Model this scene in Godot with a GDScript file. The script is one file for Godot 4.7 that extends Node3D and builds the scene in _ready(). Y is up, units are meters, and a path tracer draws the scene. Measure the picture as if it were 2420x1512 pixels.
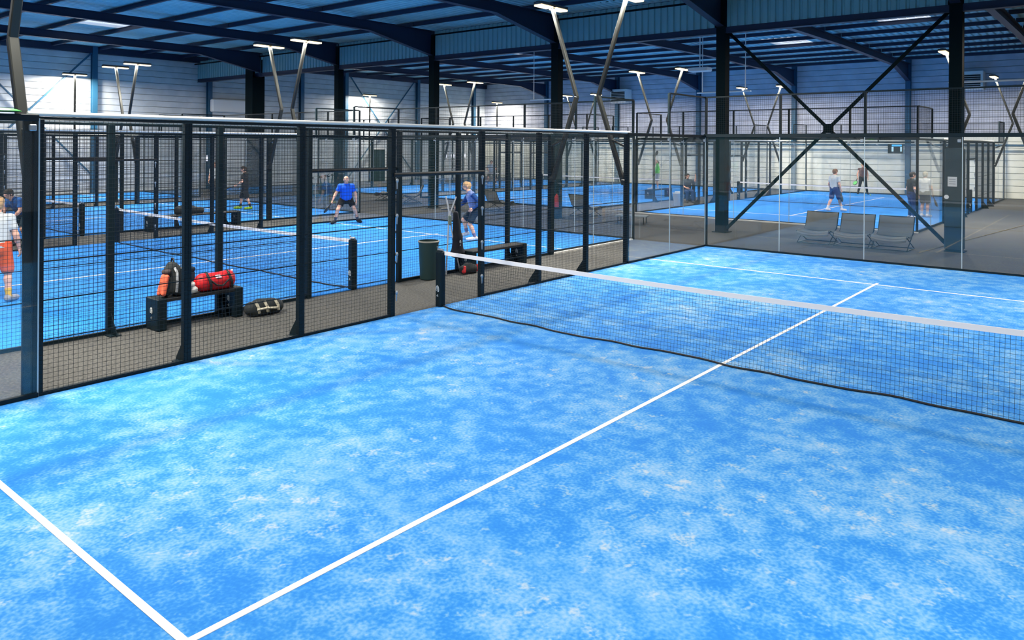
extends Node3D
# Indoor padel hall. Court coordinates: the net of the near court runs along x at z = 0, its side fence stands at x = -5.

const FOCAL := 1789.62          # pixels of the 2420 x 1512 frame
const ROOF := 7.72              # underside of the roof sheets
const WALL_X := -38.5
const WALL_Z := -38.8
const PILLARS := [0.3, -6.12, -12.56, -18.98, -25.4, -31.86]
const PILLAR_Z := -13.58

var M := {}
var shared := {}
var used := {}
var rng := RandomNumberGenerator.new()

# ---------------------------------------------------------------- mesh helper
class MB:
	var v := PackedVector3Array()
	var n := PackedVector3Array()
	var i := PackedInt32Array()

	func face(p: Array, out: Vector3) -> void:
		var nn: Vector3 = (p[1] - p[0]).cross(p[2] - p[0])
		if nn.length_squared() < 1e-16 and p.size() > 3:
			nn = (p[2] - p[0]).cross(p[3] - p[0])
		nn = nn.normalized()
		var flip := nn.dot(out) < 0.0
		if flip:
			nn = -nn
		var b := v.size()
		for q in p:
			v.append(q)
			n.append(nn)
		for k in range(1, p.size() - 1):
			if flip:
				i.append_array(PackedInt32Array([b, b + k, b + k + 1]))
			else:
				i.append_array(PackedInt32Array([b, b + k + 1, b + k]))

	func box(c: Vector3, s: Vector3, bs := Basis.IDENTITY, ch := 0.0) -> void:
		var h := s * 0.5
		if ch <= 0.0:
			for ax in 3:
				for sg in [-1.0, 1.0]:
					var u := (ax + 1) % 3
					var w := (ax + 2) % 3
					var p := []
					for q in [[-1, -1], [1, -1], [1, 1], [-1, 1]]:
						var t := Vector3.ZERO
						t[ax] = sg * h[ax]
						t[u] = q[0] * h[u]
						t[w] = q[1] * h[w]
						p.append(c + bs * t)
					var o := Vector3.ZERO
					o[ax] = sg
					face(p, bs * o)
			return
		ch = minf(ch, minf(h.x, minf(h.y, h.z)) * 0.95)
		var pt := func(sx: float, sy: float, sz: float, ax: int) -> Vector3:
			var t := Vector3(sx * (h.x - ch), sy * (h.y - ch), sz * (h.z - ch))
			t[ax] = [sx, sy, sz][ax] * h[ax]
			return c + bs * t
		for ax in 3:
			for sg in [-1.0, 1.0]:
				var u := (ax + 1) % 3
				var w := (ax + 2) % 3
				var p := []
				for q in [[-1, -1], [1, -1], [1, 1], [-1, 1]]:
					var s3 := Vector3.ZERO
					s3[ax] = sg
					s3[u] = q[0]
					s3[w] = q[1]
					p.append(pt.call(s3.x, s3.y, s3.z, ax))
				var o := Vector3.ZERO
				o[ax] = sg
				face(p, bs * o)
		for ax in 3:
			var u := (ax + 1) % 3
			var w := (ax + 2) % 3
			for a in [-1.0, 1.0]:
				for b in [-1.0, 1.0]:
					var p := []
					for q in [[-1.0, u], [1.0, u], [1.0, w], [-1.0, w]]:
						var s3 := Vector3.ZERO
						s3[ax] = q[0]
						s3[u] = a
						s3[w] = b
						p.append(pt.call(s3.x, s3.y, s3.z, q[1]))
					var o := Vector3.ZERO
					o[u] = a
					o[w] = b
					face(p, bs * o)
		for a in [-1.0, 1.0]:
			for b in [-1.0, 1.0]:
				for d in [-1.0, 1.0]:
					face([pt.call(a, b, d, 0), pt.call(a, b, d, 1), pt.call(a, b, d, 2)], bs * Vector3(a, b, d))

	func span(a: Vector3, b: Vector3, ch := 0.0) -> void:
		box((a + b) * 0.5, (b - a).abs(), Basis.IDENTITY, ch)

	# bar of rectangular section from a to b; w across `side`, h along the rest
	func bar(a: Vector3, b: Vector3, w: float, h: float, side := Vector3.UP, ch := 0.0) -> void:
		var d := (b - a).normalized()
		if absf(d.dot(side)) > 0.99:
			side = Vector3.RIGHT if absf(d.x) < 0.9 else Vector3.FORWARD
		var x := (side - d * side.dot(d)).normalized()
		var y := d.cross(x)
		box((a + b) * 0.5, Vector3(w, h, (b - a).length()), Basis(x, y, d), ch)

	func tube(pts: Array, r: Array, seg := 8, caps := true) -> void:
		var m := pts.size()
		var rings := []
		var x := Vector3.ZERO
		for k in m:
			var d: Vector3 = (pts[mini(k + 1, m - 1)] - pts[maxi(k - 1, 0)]).normalized()
			if k == 0:
				x = d.cross(Vector3.UP if absf(d.y) < 0.9 else Vector3.RIGHT).normalized()
			else:
				x = (x - d * x.dot(d)).normalized()
			var y := d.cross(x)
			var b := v.size()
			rings.append(b)
			for s in seg:
				var t := TAU * s / seg
				var o := x * cos(t) + y * sin(t)
				v.append(pts[k] + o * r[mini(k, r.size() - 1)])
				n.append(o)
		for k in m - 1:
			for s in seg:
				var a0: int = rings[k] + s
				var a1: int = rings[k] + (s + 1) % seg
				var b0: int = rings[k + 1] + s
				var b1: int = rings[k + 1] + (s + 1) % seg
				i.append_array(PackedInt32Array([a0, b1, a1, a0, b0, b1]))
		if caps:
			for e in [0, m - 1]:
				var p := []
				for s in seg:
					p.append(v[rings[e] + s])
				face(p, (pts[e] - pts[1 if e == 0 else m - 2]))

	# profile: [[radius, height]...] spun about y
	func lathe(c: Vector3, prof: Array, seg := 20) -> void:
		var b := v.size()
		for k in prof.size():
			var p0: Array = prof[maxi(k - 1, 0)]
			var p1: Array = prof[mini(k + 1, prof.size() - 1)]
			var dr: float = p1[0] - p0[0]
			var dy: float = p1[1] - p0[1]
			for s in seg:
				var t := TAU * s / seg
				v.append(c + Vector3(cos(t) * prof[k][0], prof[k][1], sin(t) * prof[k][0]))
				n.append(Vector3(cos(t) * dy, -dr, sin(t) * dy).normalized())
		for k in prof.size() - 1:
			for s in seg:
				var a0 := b + k * seg + s
				var a1 := b + k * seg + (s + 1) % seg
				i.append_array(PackedInt32Array([a0, a1, a1 + seg, a0, a1 + seg, a0 + seg]))

	# outline in the plane of (ex, ey), thickness along ez = ex x ey, centred on c; outline must be convex or star-shaped about its mean
	func plate(c: Vector3, ex: Vector3, ey: Vector3, outline: Array, th: float) -> void:
		var ez := ex.cross(ey).normalized()
		var tri := Geometry2D.triangulate_polygon(PackedVector2Array(outline))
		for sg in [-0.5, 0.5]:
			var k := 0
			while k + 2 < tri.size():
				var p := []
				for q in 3:
					var o: Vector2 = outline[tri[k + q]]
					p.append(c + ex * o.x + ey * o.y + ez * th * sg)
				face(p, ez * sg)
				k += 3
		var m := outline.size()
		var mid := Vector2.ZERO
		for o in outline:
			mid += o / m
		var area := 0.0
		for k in m:
			area += outline[k].cross(outline[(k + 1) % m])
		for k in m:
			var a: Vector2 = outline[k]
			var b: Vector2 = outline[(k + 1) % m]
			var no := (b - a).orthogonal() * (-1.0 if area > 0.0 else 1.0)
			no = Vector2(b.y - a.y, a.x - b.x) * (1.0 if area > 0.0 else -1.0)
			var A := c + ex * a.x + ey * a.y
			var B := c + ex * b.x + ey * b.y
			face([A - ez * th * 0.5, B - ez * th * 0.5, B + ez * th * 0.5, A + ez * th * 0.5], ex * no.x + ey * no.y)

	func ball(c: Vector3, r: Vector3, seg := 10, rows := 7) -> void:
		var b := v.size()
		for k in rows + 1:
			var f := PI * k / rows
			for s in seg:
				var t := TAU * s / seg
				var o := Vector3(sin(f) * cos(t), cos(f), sin(f) * sin(t))
				v.append(c + o * r)
				n.append((o / r).normalized())
		for k in rows:
			for s in seg:
				var a0 := b + k * seg + s
				var a1 := b + k * seg + (s + 1) % seg
				i.append_array(PackedInt32Array([a0, a1 + seg, a1, a0, a0 + seg, a1 + seg]))

	func mesh() -> ArrayMesh:
		var a := []
		a.resize(Mesh.ARRAY_MAX)
		a[Mesh.ARRAY_VERTEX] = v
		a[Mesh.ARRAY_NORMAL] = n
		a[Mesh.ARRAY_INDEX] = i
		var m := ArrayMesh.new()
		m.add_surface_from_arrays(Mesh.PRIMITIVE_TRIANGLES, a)
		return m

# ---------------------------------------------------------------- naming helpers
func numbered(called: String) -> String:
	var k: int = used.get(called, 0)
	used[called] = k + 1
	return called if k == 0 else "%s_%03d" % [called, k]

func tag(o: Node3D, label: String, category: String, group := "", kind := "") -> Node3D:
	o.set_meta("label", label)
	o.set_meta("category", category)
	if group:
		o.set_meta("group", group)
	if kind:
		o.set_meta("kind", kind)
	return o

func thing(called: String, label: String, category: String, at := Vector3.ZERO, turn := 0.0, group := "", kind := "") -> Node3D:
	var o := Node3D.new()
	o.name = numbered(called)
	add_child(o)
	o.position = at
	o.rotation.y = turn
	return tag(o, label, category, group, kind)

func put(called: String, mesh: Mesh, m: Material, parent: Node3D, at := Vector3.ZERO, turn := 0.0) -> MeshInstance3D:
	var o := MeshInstance3D.new()
	o.mesh = mesh
	o.material_override = m
	o.name = called
	parent.add_child(o, true)
	o.position = at
	o.rotation.y = turn
	return o

func mat(c: Color, rough := 0.7, metal := 0.0) -> StandardMaterial3D:
	var m := StandardMaterial3D.new()
	m.albedo_color = c
	m.roughness = rough
	m.metallic = metal
	return m

func rgb(r: int, g: int, b: int) -> Color:
	return Color8(r, g, b)

# ---------------------------------------------------------------- textures
func noise(sd: int, freq: float, oct := 4) -> FastNoiseLite:
	var f := FastNoiseLite.new()
	f.noise_type = FastNoiseLite.TYPE_SIMPLEX_SMOOTH
	f.seed = sd
	f.frequency = freq
	f.fractal_octaves = oct
	return f

# two-tone speckle between a and b
func speckle(size: int, sd: int, freq: float, a: Color, b: Color, oct := 4) -> ImageTexture:
	var g := noise(sd, freq, oct).get_seamless_image(size, size).get_data()
	var out := PackedByteArray()
	out.resize(size * size * 3)
	for k in size * size:
		var t := clampf((g[k] / 255.0 - 0.25) * 2.0, 0.0, 1.0)
		out[k * 3] = int(lerpf(a.r8, b.r8, t))
		out[k * 3 + 1] = int(lerpf(a.g8, b.g8, t))
		out[k * 3 + 2] = int(lerpf(a.b8, b.b8, t))
	return ImageTexture.create_from_image(Image.create_from_data(size, size, false, Image.FORMAT_RGB8, out))

# blue turf with pale sand lying between the blades
const TURF := ["127ad2", "4b99da", "a4bfd8", "cfcbcc"]

func turf_texture(size: int, worn: float, fibre: String) -> ImageTexture:
	var broad := noise(10, 0.0016, 3).get_seamless_image(size, size).get_data()
	var coarse := noise(11, 0.006, 4).get_seamless_image(size, size).get_data()
	var mid := noise(12, 0.02, 5).get_seamless_image(size, size).get_data()
	var fine := noise(13, 0.16, 3).get_seamless_image(size, size).get_data()
	var clump := noise(14, 0.022, 3).get_seamless_image(size, size).get_data()
	var deep := Color(fibre)
	var blue := Color(TURF[1])
	var sand := Color(TURF[2])
	var cream := Color(TURF[3])
	var out := PackedByteArray()
	out.resize(size * size * 3)
	for k in size * size:
		var w := broad[k] / 255.0 - 0.5
		var c := coarse[k] / 255.0 - 0.5
		var m := mid[k] / 255.0 - 0.5
		var f := fine[k] / 255.0 - 0.5
		var t := clampf(0.5 + w * 0.45 + c * 0.55 + m * 0.85 + f * 0.8, 0.0, 1.0)        # blue of the fibres
		var s := clampf(0.16 + w * 0.45 + c * 0.35 + m * 0.65 + f * 0.65, 0.0, 0.8)       # sand cover
		var h := clampf((clump[k] / 255.0 - 0.74 + w * 0.3 + c * 0.15 + f * 0.3) * 2.4, 0.0, 0.6) # heaps of loose sand
		var q := deep.lerp(blue, t * worn).lerp(sand, s * worn).lerp(cream, h * worn)
		out[k * 3] = q.r8
		out[k * 3 + 1] = q.g8
		out[k * 3 + 2] = q.b8
	return ImageTexture.create_from_image(Image.create_from_data(size, size, false, Image.FORMAT_RGB8, out))

func world_tex(m: StandardMaterial3D, t: Texture2D, metres: float) -> StandardMaterial3D:
	m.albedo_texture = t
	m.uv1_triplanar = true
	m.uv1_world_triplanar = true
	m.uv1_scale = Vector3.ONE / metres
	return m

func materials() -> void:
	M.turf = world_tex(mat(Color.WHITE, 0.95), turf_texture(1536, 1.0, TURF[0]), 9.3)
	M.turf_fresh = world_tex(mat(Color.WHITE, 0.95), turf_texture(512, 0.16, "0c82de"), 5.1)
	M.line = mat(rgb(246, 244, 240), 0.9)
	M.carpet = world_tex(mat(Color.WHITE, 0.95), speckle(512, 21, 0.09, rgb(60, 61, 59), rgb(86, 86, 83)), 2.3)
	M.frame = mat(rgb(8, 28, 35), 0.55)
	M.frame.metallic_specular = 0.35
	M.wire = mat(rgb(12, 24, 28), 0.5)
	M.cap = mat(rgb(232, 230, 222), 0.5)
	M.glass = mat(Color(rgb(56, 104, 112), 0.03), 0.02)
	M.glass.transparency = BaseMaterial3D.TRANSPARENCY_ALPHA
	M.seam = mat(rgb(178, 192, 196), 0.3)
	M.clip = mat(rgb(170, 178, 184), 0.35, 0.6)
	M.net = mat(rgb(14, 24, 34), 0.8)
	M.band = mat(rgb(238, 234, 232), 0.85)
	M.steel = mat(rgb(9, 24, 28), 0.7)
	M.steel.metallic_specular = 0.15
	M.navy = mat(rgb(14, 32, 60), 0.55)
	M.bluecol = mat(rgb(34, 86, 116), 0.5)
	M.sheet = world_tex(mat(Color.WHITE, 0.6), speckle(256, 31, 0.02, rgb(150, 200, 210), rgb(164, 212, 220)), 6.0)
	M.fascia = mat(rgb(126, 168, 174), 0.6)
	M.plank = world_tex(mat(Color.WHITE, 0.5), speckle(256, 33, 0.02, rgb(192, 200, 206), rgb(206, 213, 218)), 5.0)
	M.plank_pale = world_tex(mat(Color.WHITE, 0.6), speckle(256, 34, 0.02, rgb(240, 243, 230), rgb(250, 252, 240)), 5.0)
	M.plank_cool = world_tex(mat(Color.WHITE, 0.55), speckle(256, 35, 0.02, rgb(178, 184, 200), rgb(192, 197, 212)), 5.0)
	M.wallback = mat(rgb(150, 156, 160), 0.8)
	M.pole = mat(rgb(58, 60, 58), 0.3, 0.55)
	M.lamp_case = mat(rgb(60, 60, 60), 0.5)
	M.led = mat(rgb(255, 244, 226), 0.5)
	M.led.emission_enabled = true
	M.led.emission = rgb(255, 222, 164)
	M.led.emission_energy_multiplier = 2.0
	M.white = mat(rgb(232, 234, 234), 0.6)
	M.black = mat(rgb(18, 20, 22), 0.6)
	M.logo = mat(rgb(214, 222, 224), 0.6)
	M.fabric = world_tex(mat(Color.WHITE, 0.95), speckle(256, 41, 0.2, rgb(108, 110, 107), rgb(138, 139, 134)), 0.5)
	M.tube = mat(rgb(40, 52, 56), 0.4, 0.4)
	M.skin = mat(rgb(226, 172, 146), 0.6)
	M.skin.subsurf_scatter_enabled = true
	M.skin.subsurf_scatter_strength = 0.1
	M.red = mat(rgb(206, 26, 34), 0.55)
	M.pane = mat(Color(rgb(240, 244, 250), 0.12), 0.05)
	M.pane.transparency = BaseMaterial3D.TRANSPARENCY_ALPHA
	M.lit = mat(rgb(240, 240, 250), 0.5)
	M.lit.emission_enabled = true
	M.lit.emission = rgb(235, 238, 255)
	M.lit.emission_energy_multiplier = 1.6

func tint(name: String, c: Color, rough := 0.85) -> StandardMaterial3D:
	if not M.has(name):
		M[name] = mat(c, rough)
	return M[name]

func ready_mesh(key: String, f: Callable) -> ArrayMesh:
	if not shared.has(key):
		var b := MB.new()
		f.call(b)
		shared[key] = b.mesh()
	return shared[key]

# ---------------------------------------------------------------- scene
func _ready() -> void:
	rng.seed = 7
	view_and_sky()
	materials()
	hall()
	courts()
	floodlights()
	furniture()
	people()

func view_and_sky() -> void:
	var cam := Camera3D.new()
	cam.name = "camera"
	add_child(cam)
	cam.position = Vector3(3.9335, 2.7036, 8.9855)
	cam.rotation = Vector3(0, 0.69, 0)
	cam.rotate_object_local(Vector3(0, 0, 1), 0.0063)
	var near := 0.05
	cam.projection = Camera3D.PROJECTION_FRUSTUM
	cam.size = near * 1512.0 / FOCAL
	cam.frustum_offset = Vector2(0, -near * (756.0 - 341.69) / FOCAL)   # shifted lens keeps the posts upright
	cam.near = near
	cam.far = 200.0
	cam.current = true
	var we := WorldEnvironment.new()
	we.name = "environment"
	var e := Environment.new()
	e.background_mode = Environment.BG_COLOR
	e.background_color = rgb(226, 236, 250)
	e.background_energy_multiplier = 2.2
	e.tonemap_mode = Environment.TONE_MAPPER_LINEAR
	e.tonemap_exposure = 1.0
	e.sdfgi_enabled = true
	e.ssao_enabled = true
	e.ssil_enabled = true
	we.environment = e
	add_child(we)

const LAMP_ENERGY := 62.0

func area_light(at: Vector3, sx: float, sz: float, energy: float) -> void:
	var l := AreaLight3D.new()
	l.name = "floodlight_beam"
	add_child(l, true)
	l.position = at
	l.rotation = Vector3(-PI / 2, 0, 0)
	l.area_size = Vector2(sx, sz)
	l.light_color = rgb(255, 246, 232)
	l.light_energy = energy
	l.area_range = 60.0
	l.shadow_enabled = true

# ---------------------------------------------------------------- building
func hall() -> void:
	# carpeted floor slab
	var b := MB.new()
	b.span(Vector3(WALL_X - 0.2, -0.2, WALL_Z - 0.2), Vector3(19, 0.0, 15))
	var fl := thing("floor", "grey carpeted hall floor between the courts", "floor", Vector3.ZERO, 0, "", "structure")
	put("carpet", b.mesh(), M.carpet, fl)
	# thin pale seam line across the carpet
	b = MB.new()
	b.bar(Vector3(-0.35, 0.002, -12.6), Vector3(1.1, 0.002, -24.0), 0.05, 0.004, Vector3(0, 1, 0))
	put("joint_strip", b.mesh(), tint("joint", rgb(190, 176, 140)), fl)

	# walls: backing slab, boards and columns
	wall("wall_left", "white horizontally boarded end wall with blue columns", Vector3(WALL_X, 0, 15), Vector3(WALL_X, 0, WALL_Z), Vector3(1, 0, 0))
	wall("wall_back", "pale boarded wall behind the far courts", Vector3(WALL_X, 0, WALL_Z), Vector3(19, 0, WALL_Z), Vector3(0, 0, 1))
	for side in [["wall_right", Vector3(19, 0, WALL_Z), Vector3(19.2, ROOF + 0.3, 15)], ["wall_front", Vector3(WALL_X, 0, 15), Vector3(19.2, ROOF + 0.3, 15.2)]]:
		b = MB.new()
		b.span(side[1], side[2])
		var w := thing(side[0], "plain pale hall wall behind the camera" if side[0] == "wall_front" else "plain pale hall wall beyond the last court", "wall", Vector3.ZERO, 0, "", "structure")
		put("slab", b.mesh(), M.plank, w)

	# roof: ribbed sheets per bay, with rooflight openings
	var roof := thing("ceiling", "blue-lit ribbed metal roof on dark purlins", "ceiling", Vector3.ZERO, 0, "", "structure")
	var xs := [19.2, 13.2, 6.72]
	xs.append_array(PILLARS)
	xs.append(WALL_X - 0.2)
	var holes := [   # x0, x1, z0, z1 of each rooflight
		[-30.8, -28.8, -6.2, -3.9], [-9.9, -8.1, -29.4, -26.0], [-4.1, -2.2, -25.0, -21.9], [-22.8, -21.0, -24.0, -21.6],
	]
	var bays := [[PILLAR_Z, 15.2], [WALL_Z - 0.2, PILLAR_Z]]
	for k in xs.size() - 1:
		for bay in bays:
			var x1: float = xs[k]
			var x0: float = xs[k + 1]
			var cut = null
			for h in holes:
				if h[0] > x0 and h[1] < x1 and h[2] > bay[0] and h[3] < bay[1]:
					cut = h
			if cut == null:
				put("roof_sheet", ribbed(x0, x1, bay[0], bay[1]), M.sheet, roof)
			else:
				put("roof_sheet", ribbed(x0, cut[0], bay[0], bay[1]), M.sheet, roof)
				put("roof_sheet", ribbed(cut[1], x1, bay[0], bay[1]), M.sheet, roof)
				put("roof_sheet", ribbed(cut[0], cut[1], bay[0], cut[2]), M.sheet, roof)
				put("roof_sheet", ribbed(cut[0], cut[1], cut[3], bay[1]), M.sheet, roof)
	var z := 14.6
	while z > WALL_Z + 0.5:
		if absf(z - PILLAR_Z) > 0.5:
			for k in xs.size() - 1:
				var pm := ready_mesh("purlin%.2f" % (xs[k] - xs[k + 1]), func(q: MB):
					var L: float = xs[k] - xs[k + 1] - 0.02
					q.box(Vector3(0, 0.145, 0), Vector3(L, 0.15, 0.05))
					q.box(Vector3(0, 0.215, 0.03), Vector3(L, 0.012, 0.09))
					q.box(Vector3(0, 0.075, -0.03), Vector3(L, 0.012, 0.09)))
				put("purlin", pm, M.navy, roof, Vector3((xs[k] + xs[k + 1]) / 2, ROOF - 0.25, z))
		z -= 2.25
	var names := ["bright rooflight between the roof beams over the third court", "bright rooflight above the far court, closer to the back wall", "large bright rooflight beside the braced steel column", "slim bright rooflight beyond the ribbed gutter wall"]
	for k in holes.size():
		var h: Array = holes[k]
		var w := thing("window_%d" % (k + 1), names[k], "rooflight", Vector3((h[0] + h[1]) / 2, ROOF + 0.02, (h[2] + h[3]) / 2), 0, "", "structure")
		var lx: float = h[1] - h[0]
		var lz: float = h[3] - h[2]
		b = MB.new()
		for s in [-1, 1]:
			b.box(Vector3(s * lx / 2, 0.06, 0), Vector3(0.04, 0.12, lz + 0.04))
			b.box(Vector3(0, 0.06, s * lz / 2), Vector3(lx - 0.04, 0.12, 0.04))
		put("kerb_frame", b.mesh(), M.white, w)
		for q in 6:
			b = MB.new()
			b.box(Vector3(0, 0, 0), Vector3(lx / 6 - 0.02, 0.01, lz - 0.05))
			put("pane", b.mesh(), M.pane, w, Vector3(-lx / 2 + lx * (q + 0.5) / 6, 0.1, 0))

	# roof beams
	var where := ["over the lounge chairs", "ending at the braced column", "over the extinguisher column", "over the second court", "over the third court", "beside the end wall"]
	for k in PILLARS.size():
		var x: float = PILLARS[k]
		var bm := thing("roof_beam", "dark blue haunched roof beam in the near hall " + where[k], "roof beam", Vector3(x, 0, 0), 0, "roof beams of the near hall", "structure")
		beam(bm, PILLAR_Z + 0.16, 15.0, true, false)
		bm = thing("roof_beam", "blue haunched roof beam in the far hall " + where[k], "roof beam", Vector3(x, 0, 0), 0, "roof beams of the far hall", "structure")
		beam(bm, PILLAR_Z - 0.16, WALL_Z + 0.12, true, true)
	# ribbed gutter wall on its rail, one sheet per bay
	var tr := thing("trim_1", "ribbed metal gutter wall between the two halls", "gutter wall", Vector3.ZERO, 0, "", "structure")
	for k in xs.size() - 1:
		put("ribbed_sheet", ribbed_wall(xs[k + 1] + 0.14, xs[k] - 0.14, 6.42, 7.44), M.fascia, tr, Vector3(0, 0, PILLAR_Z + 0.12))
		b = MB.new()
		b.span(Vector3(xs[k + 1] + 0.14, 6.24, PILLAR_Z - 0.08), Vector3(xs[k] - 0.14, 6.42, PILLAR_Z + 0.12))
		b.span(Vector3(xs[k + 1] + 0.14, 6.22, PILLAR_Z - 0.1), Vector3(xs[k] - 0.14, 6.24, PILLAR_Z + 0.16))
		put("rail", b.mesh(), M.navy, tr)
		b = MB.new()
		b.tube([Vector3(xs[k + 1] + 0.14, 7.25, PILLAR_Z + 0.3), Vector3(xs[k] - 0.14, 7.25, PILLAR_Z + 0.3)], [0.035], 8)
		put("pipe", b.mesh(), M.steel, tr)

	# steel columns of the middle row
	var cl := ["dark steel column with a white notice, behind the glass beside three lounge chairs", "dark steel column where the diagonal braces meet the floor by the glass corner", "dark steel column with a red extinguisher at its foot", "dark steel column between the pairs of lounge chairs", "dark steel column behind the player in the blue shirt", "thick dark steel column close to the end wall"]
	for k in PILLARS.size():
		var x: float = PILLARS[k]
		var c := thing("steel_column", cl[k], "column", Vector3(x if k < 5 else x - 0.75, 0, PILLAR_Z), 0, "dark columns of the middle row", "structure")
		var w := 0.3 if k < 5 else 0.7
		put("shaft", ready_mesh("shaft%.1f" % w, func(q: MB):
			q.box(Vector3(0, 3.6, -w / 2), Vector3(w, 7.2, 0.025))
			q.box(Vector3(0, 3.6, w / 2), Vector3(w, 7.2, 0.025))
			q.box(Vector3(0, 3.6, 0), Vector3(0.03, 7.2, w - 0.03))), M.steel, c)
		put("side_plate", ready_mesh("sidep%.1f" % w, func(q: MB):
			for s in [-1, 1]:
				q.box(Vector3(s * (w / 2 - 0.01), 3.1, 0), Vector3(0.015, 6.2, w - 0.03))), M.steel, c)
		put("foot_plate", ready_mesh("footp%.1f" % w, func(q: MB): q.box(Vector3(0, 0.01, 0), Vector3(w + 0.16, 0.02, w + 0.16))), M.steel, c)
		put("cap_box", ready_mesh("capb", func(q: MB): q.box(Vector3(0, 6.85, 0), Vector3(0.36, 0.9, 0.42), Basis.IDENTITY, 0.02)), M.steel, c)
		if k == 0:
			put("foot_pad", ready_mesh("pad", func(q: MB): q.box(Vector3(-0.02, 1.36, 0.02), Vector3(0.42, 2.66, 0.42), Basis.IDENTITY, 0.04)), tint("padding", rgb(34, 56, 64)), c)
	var pp := thing("notice_sheet", "white printed notice fixed to the padded steel column", "notice", Vector3(0.26, 1.82, PILLAR_Z + 0.245))
	b = MB.new()
	b.box(Vector3.ZERO, Vector3(0.21, 0.25, 0.006))
	put("paper", b.mesh(), tint("paper", rgb(214, 216, 216)), pp)
	b = MB.new()
	for r in 3:
		b.box(Vector3(0, 0.06 - r * 0.06, 0.0045), Vector3(0.15, 0.016, 0.002))
	put("print", b.mesh(), tint("print", rgb(140, 146, 150)), pp)
	b = MB.new()
	b.tube([Vector3(0, 0, 0), Vector3(0, 0, 0.012)], [0.055], 16)
	tag(put("round_sticker", b.mesh(), M.white, self, Vector3(0.13, 1.42, PILLAR_Z + 0.24)), "small round white sticker low on the padded steel column", "sticker")

	# diagonal braces
	brace("dark diagonal cross brace behind the glass, meeting at a square plate", Vector3(-5.98, 0.1, PILLAR_Z), Vector3(0.16, 6.3, PILLAR_Z), Vector3(-2.91, 3.22, PILLAR_Z), Vector3(0.16, 0.1, PILLAR_Z), Vector3(-5.98, 6.3, PILLAR_Z), 0.09, M.steel)
	brace("slim blue cross brace on the end wall of the near hall", Vector3(WALL_X + 0.2, 1.0, -1.6), Vector3(WALL_X + 0.2, 7.4, -7.6), Vector3(WALL_X + 0.2, 4.2, -4.6), Vector3(WALL_X + 0.2, 1.0, -7.6), Vector3(WALL_X + 0.2, 7.4, -1.6), 0.08, M.bluecol)
	brace("slim blue cross brace on the end wall of the far hall", Vector3(WALL_X + 0.2, 0.3, -24.3), Vector3(WALL_X + 0.2, 7.6, -30.7), Vector3(WALL_X + 0.2, 3.9, -27.4), Vector3(WALL_X + 0.2, 0.3, -30.7), Vector3(WALL_X + 0.2, 7.6, -24.3), 0.08, M.bluecol)

	# lit windows and door in the end wall, fittings on the back wall
	var wl := ["first small lit window low in the end wall past the thick column", "second small lit window low in the end wall past the thick column", "third small lit window low in the end wall past the thick column", "small lit window in the far end wall next to the hall corner", "middle small lit window of the far end wall", "small lit window in the far end wall closest to the dark door"]
	var wz := [-14.15, -15.33, -16.0, -36.1, -34.8, -33.9]
	for k in 6:
		var w := thing("window_%d" % (k + 5), wl[k], "window", Vector3(WALL_X + 0.13, 1.79, wz[k]), 0, "", "structure")
		b = MB.new()
		b.box(Vector3.ZERO, Vector3(0.02, 0.33, 0.44))
		put("lit_pane", b.mesh(), M.lit, w)
		b = MB.new()
		for s in [-1, 1]:
			b.box(Vector3(0.01, 0, s * 0.24), Vector3(0.05, 0.41, 0.04))
			b.box(Vector3(0.01, s * 0.185, 0), Vector3(0.05, 0.04, 0.44))
		put("window_frame", b.mesh(), M.wallback, w)
	var d := thing("door_1", "tall dark green door in the end wall", "door", Vector3(WALL_X + 0.14, 0, -27.1), 0, "", "structure")
	b = MB.new()
	b.box(Vector3(0, 1.15, 0), Vector3(0.05, 2.3, 1.2))
	put("leaf", b.mesh(), tint("doorleaf", rgb(24, 58, 58)), d)
	b = MB.new()
	for s in [-1, 1]:
		b.box(Vector3(0.01, 1.18, s * 0.65), Vector3(0.08, 2.36, 0.1))
	b.box(Vector3(0.01, 2.35, 0), Vector3(0.08, 0.1, 1.2))
	put("door_frame", b.mesh(), M.white, d)
	b = MB.new()
	b.box(Vector3(0.05, 1.05, 0.48), Vector3(0.05, 0.03, 0.14))
	put("handle", b.mesh(), M.clip, d)
	# roller box by the thick column
	var rb := thing("roller_shutter", "white roller shutter box on the end wall beside the thick column", "shutter", Vector3(WALL_X + 0.35, 4.9, -15.6))
	b = MB.new()
	b.box(Vector3.ZERO, Vector3(0.5, 0.75, 3.0), Basis.IDENTITY, 0.05)
	put("housing", b.mesh(), M.white, rb)
	b = MB.new()
	b.box(Vector3(-0.1, -2.0, 0), Vector3(0.06, 3.4, 2.7))
	put("curtain", b.mesh(), M.plank, rb)
	var tv := thing("score_screen", "dark wall monitor with a bright blue header on the back wall", "screen", Vector3(-6.68, 2.6, WALL_Z + 0.62))
	b = MB.new()
	b.box(Vector3.ZERO, Vector3(0.78, 0.54, 0.06), Basis.IDENTITY, 0.012)
	put("casing", b.mesh(), M.steel, tv)
	b = MB.new()
	b.box(Vector3(0.08, 0.19, 0.033), Vector3(0.52, 0.1, 0.006))
	put("blue_header", b.mesh(), glow("screen_blue", rgb(60, 170, 235), 0.9), tv)
	for s in [[-0.14, 0.1], [0.3, 0.08]]:
		b = MB.new()
		b.box(Vector3(s[0], -0.02, 0.033), Vector3(s[1], 0.26, 0.006))
		put("white_column", b.mesh(), glow("screen_white", rgb(190, 225, 232), 0.8), tv)
	b = MB.new()
	b.box(Vector3(0, 0, -0.3), Vector3(0.1, 0.1, 0.55))
	put("bracket", b.mesh(), M.steel, tv)
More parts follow.
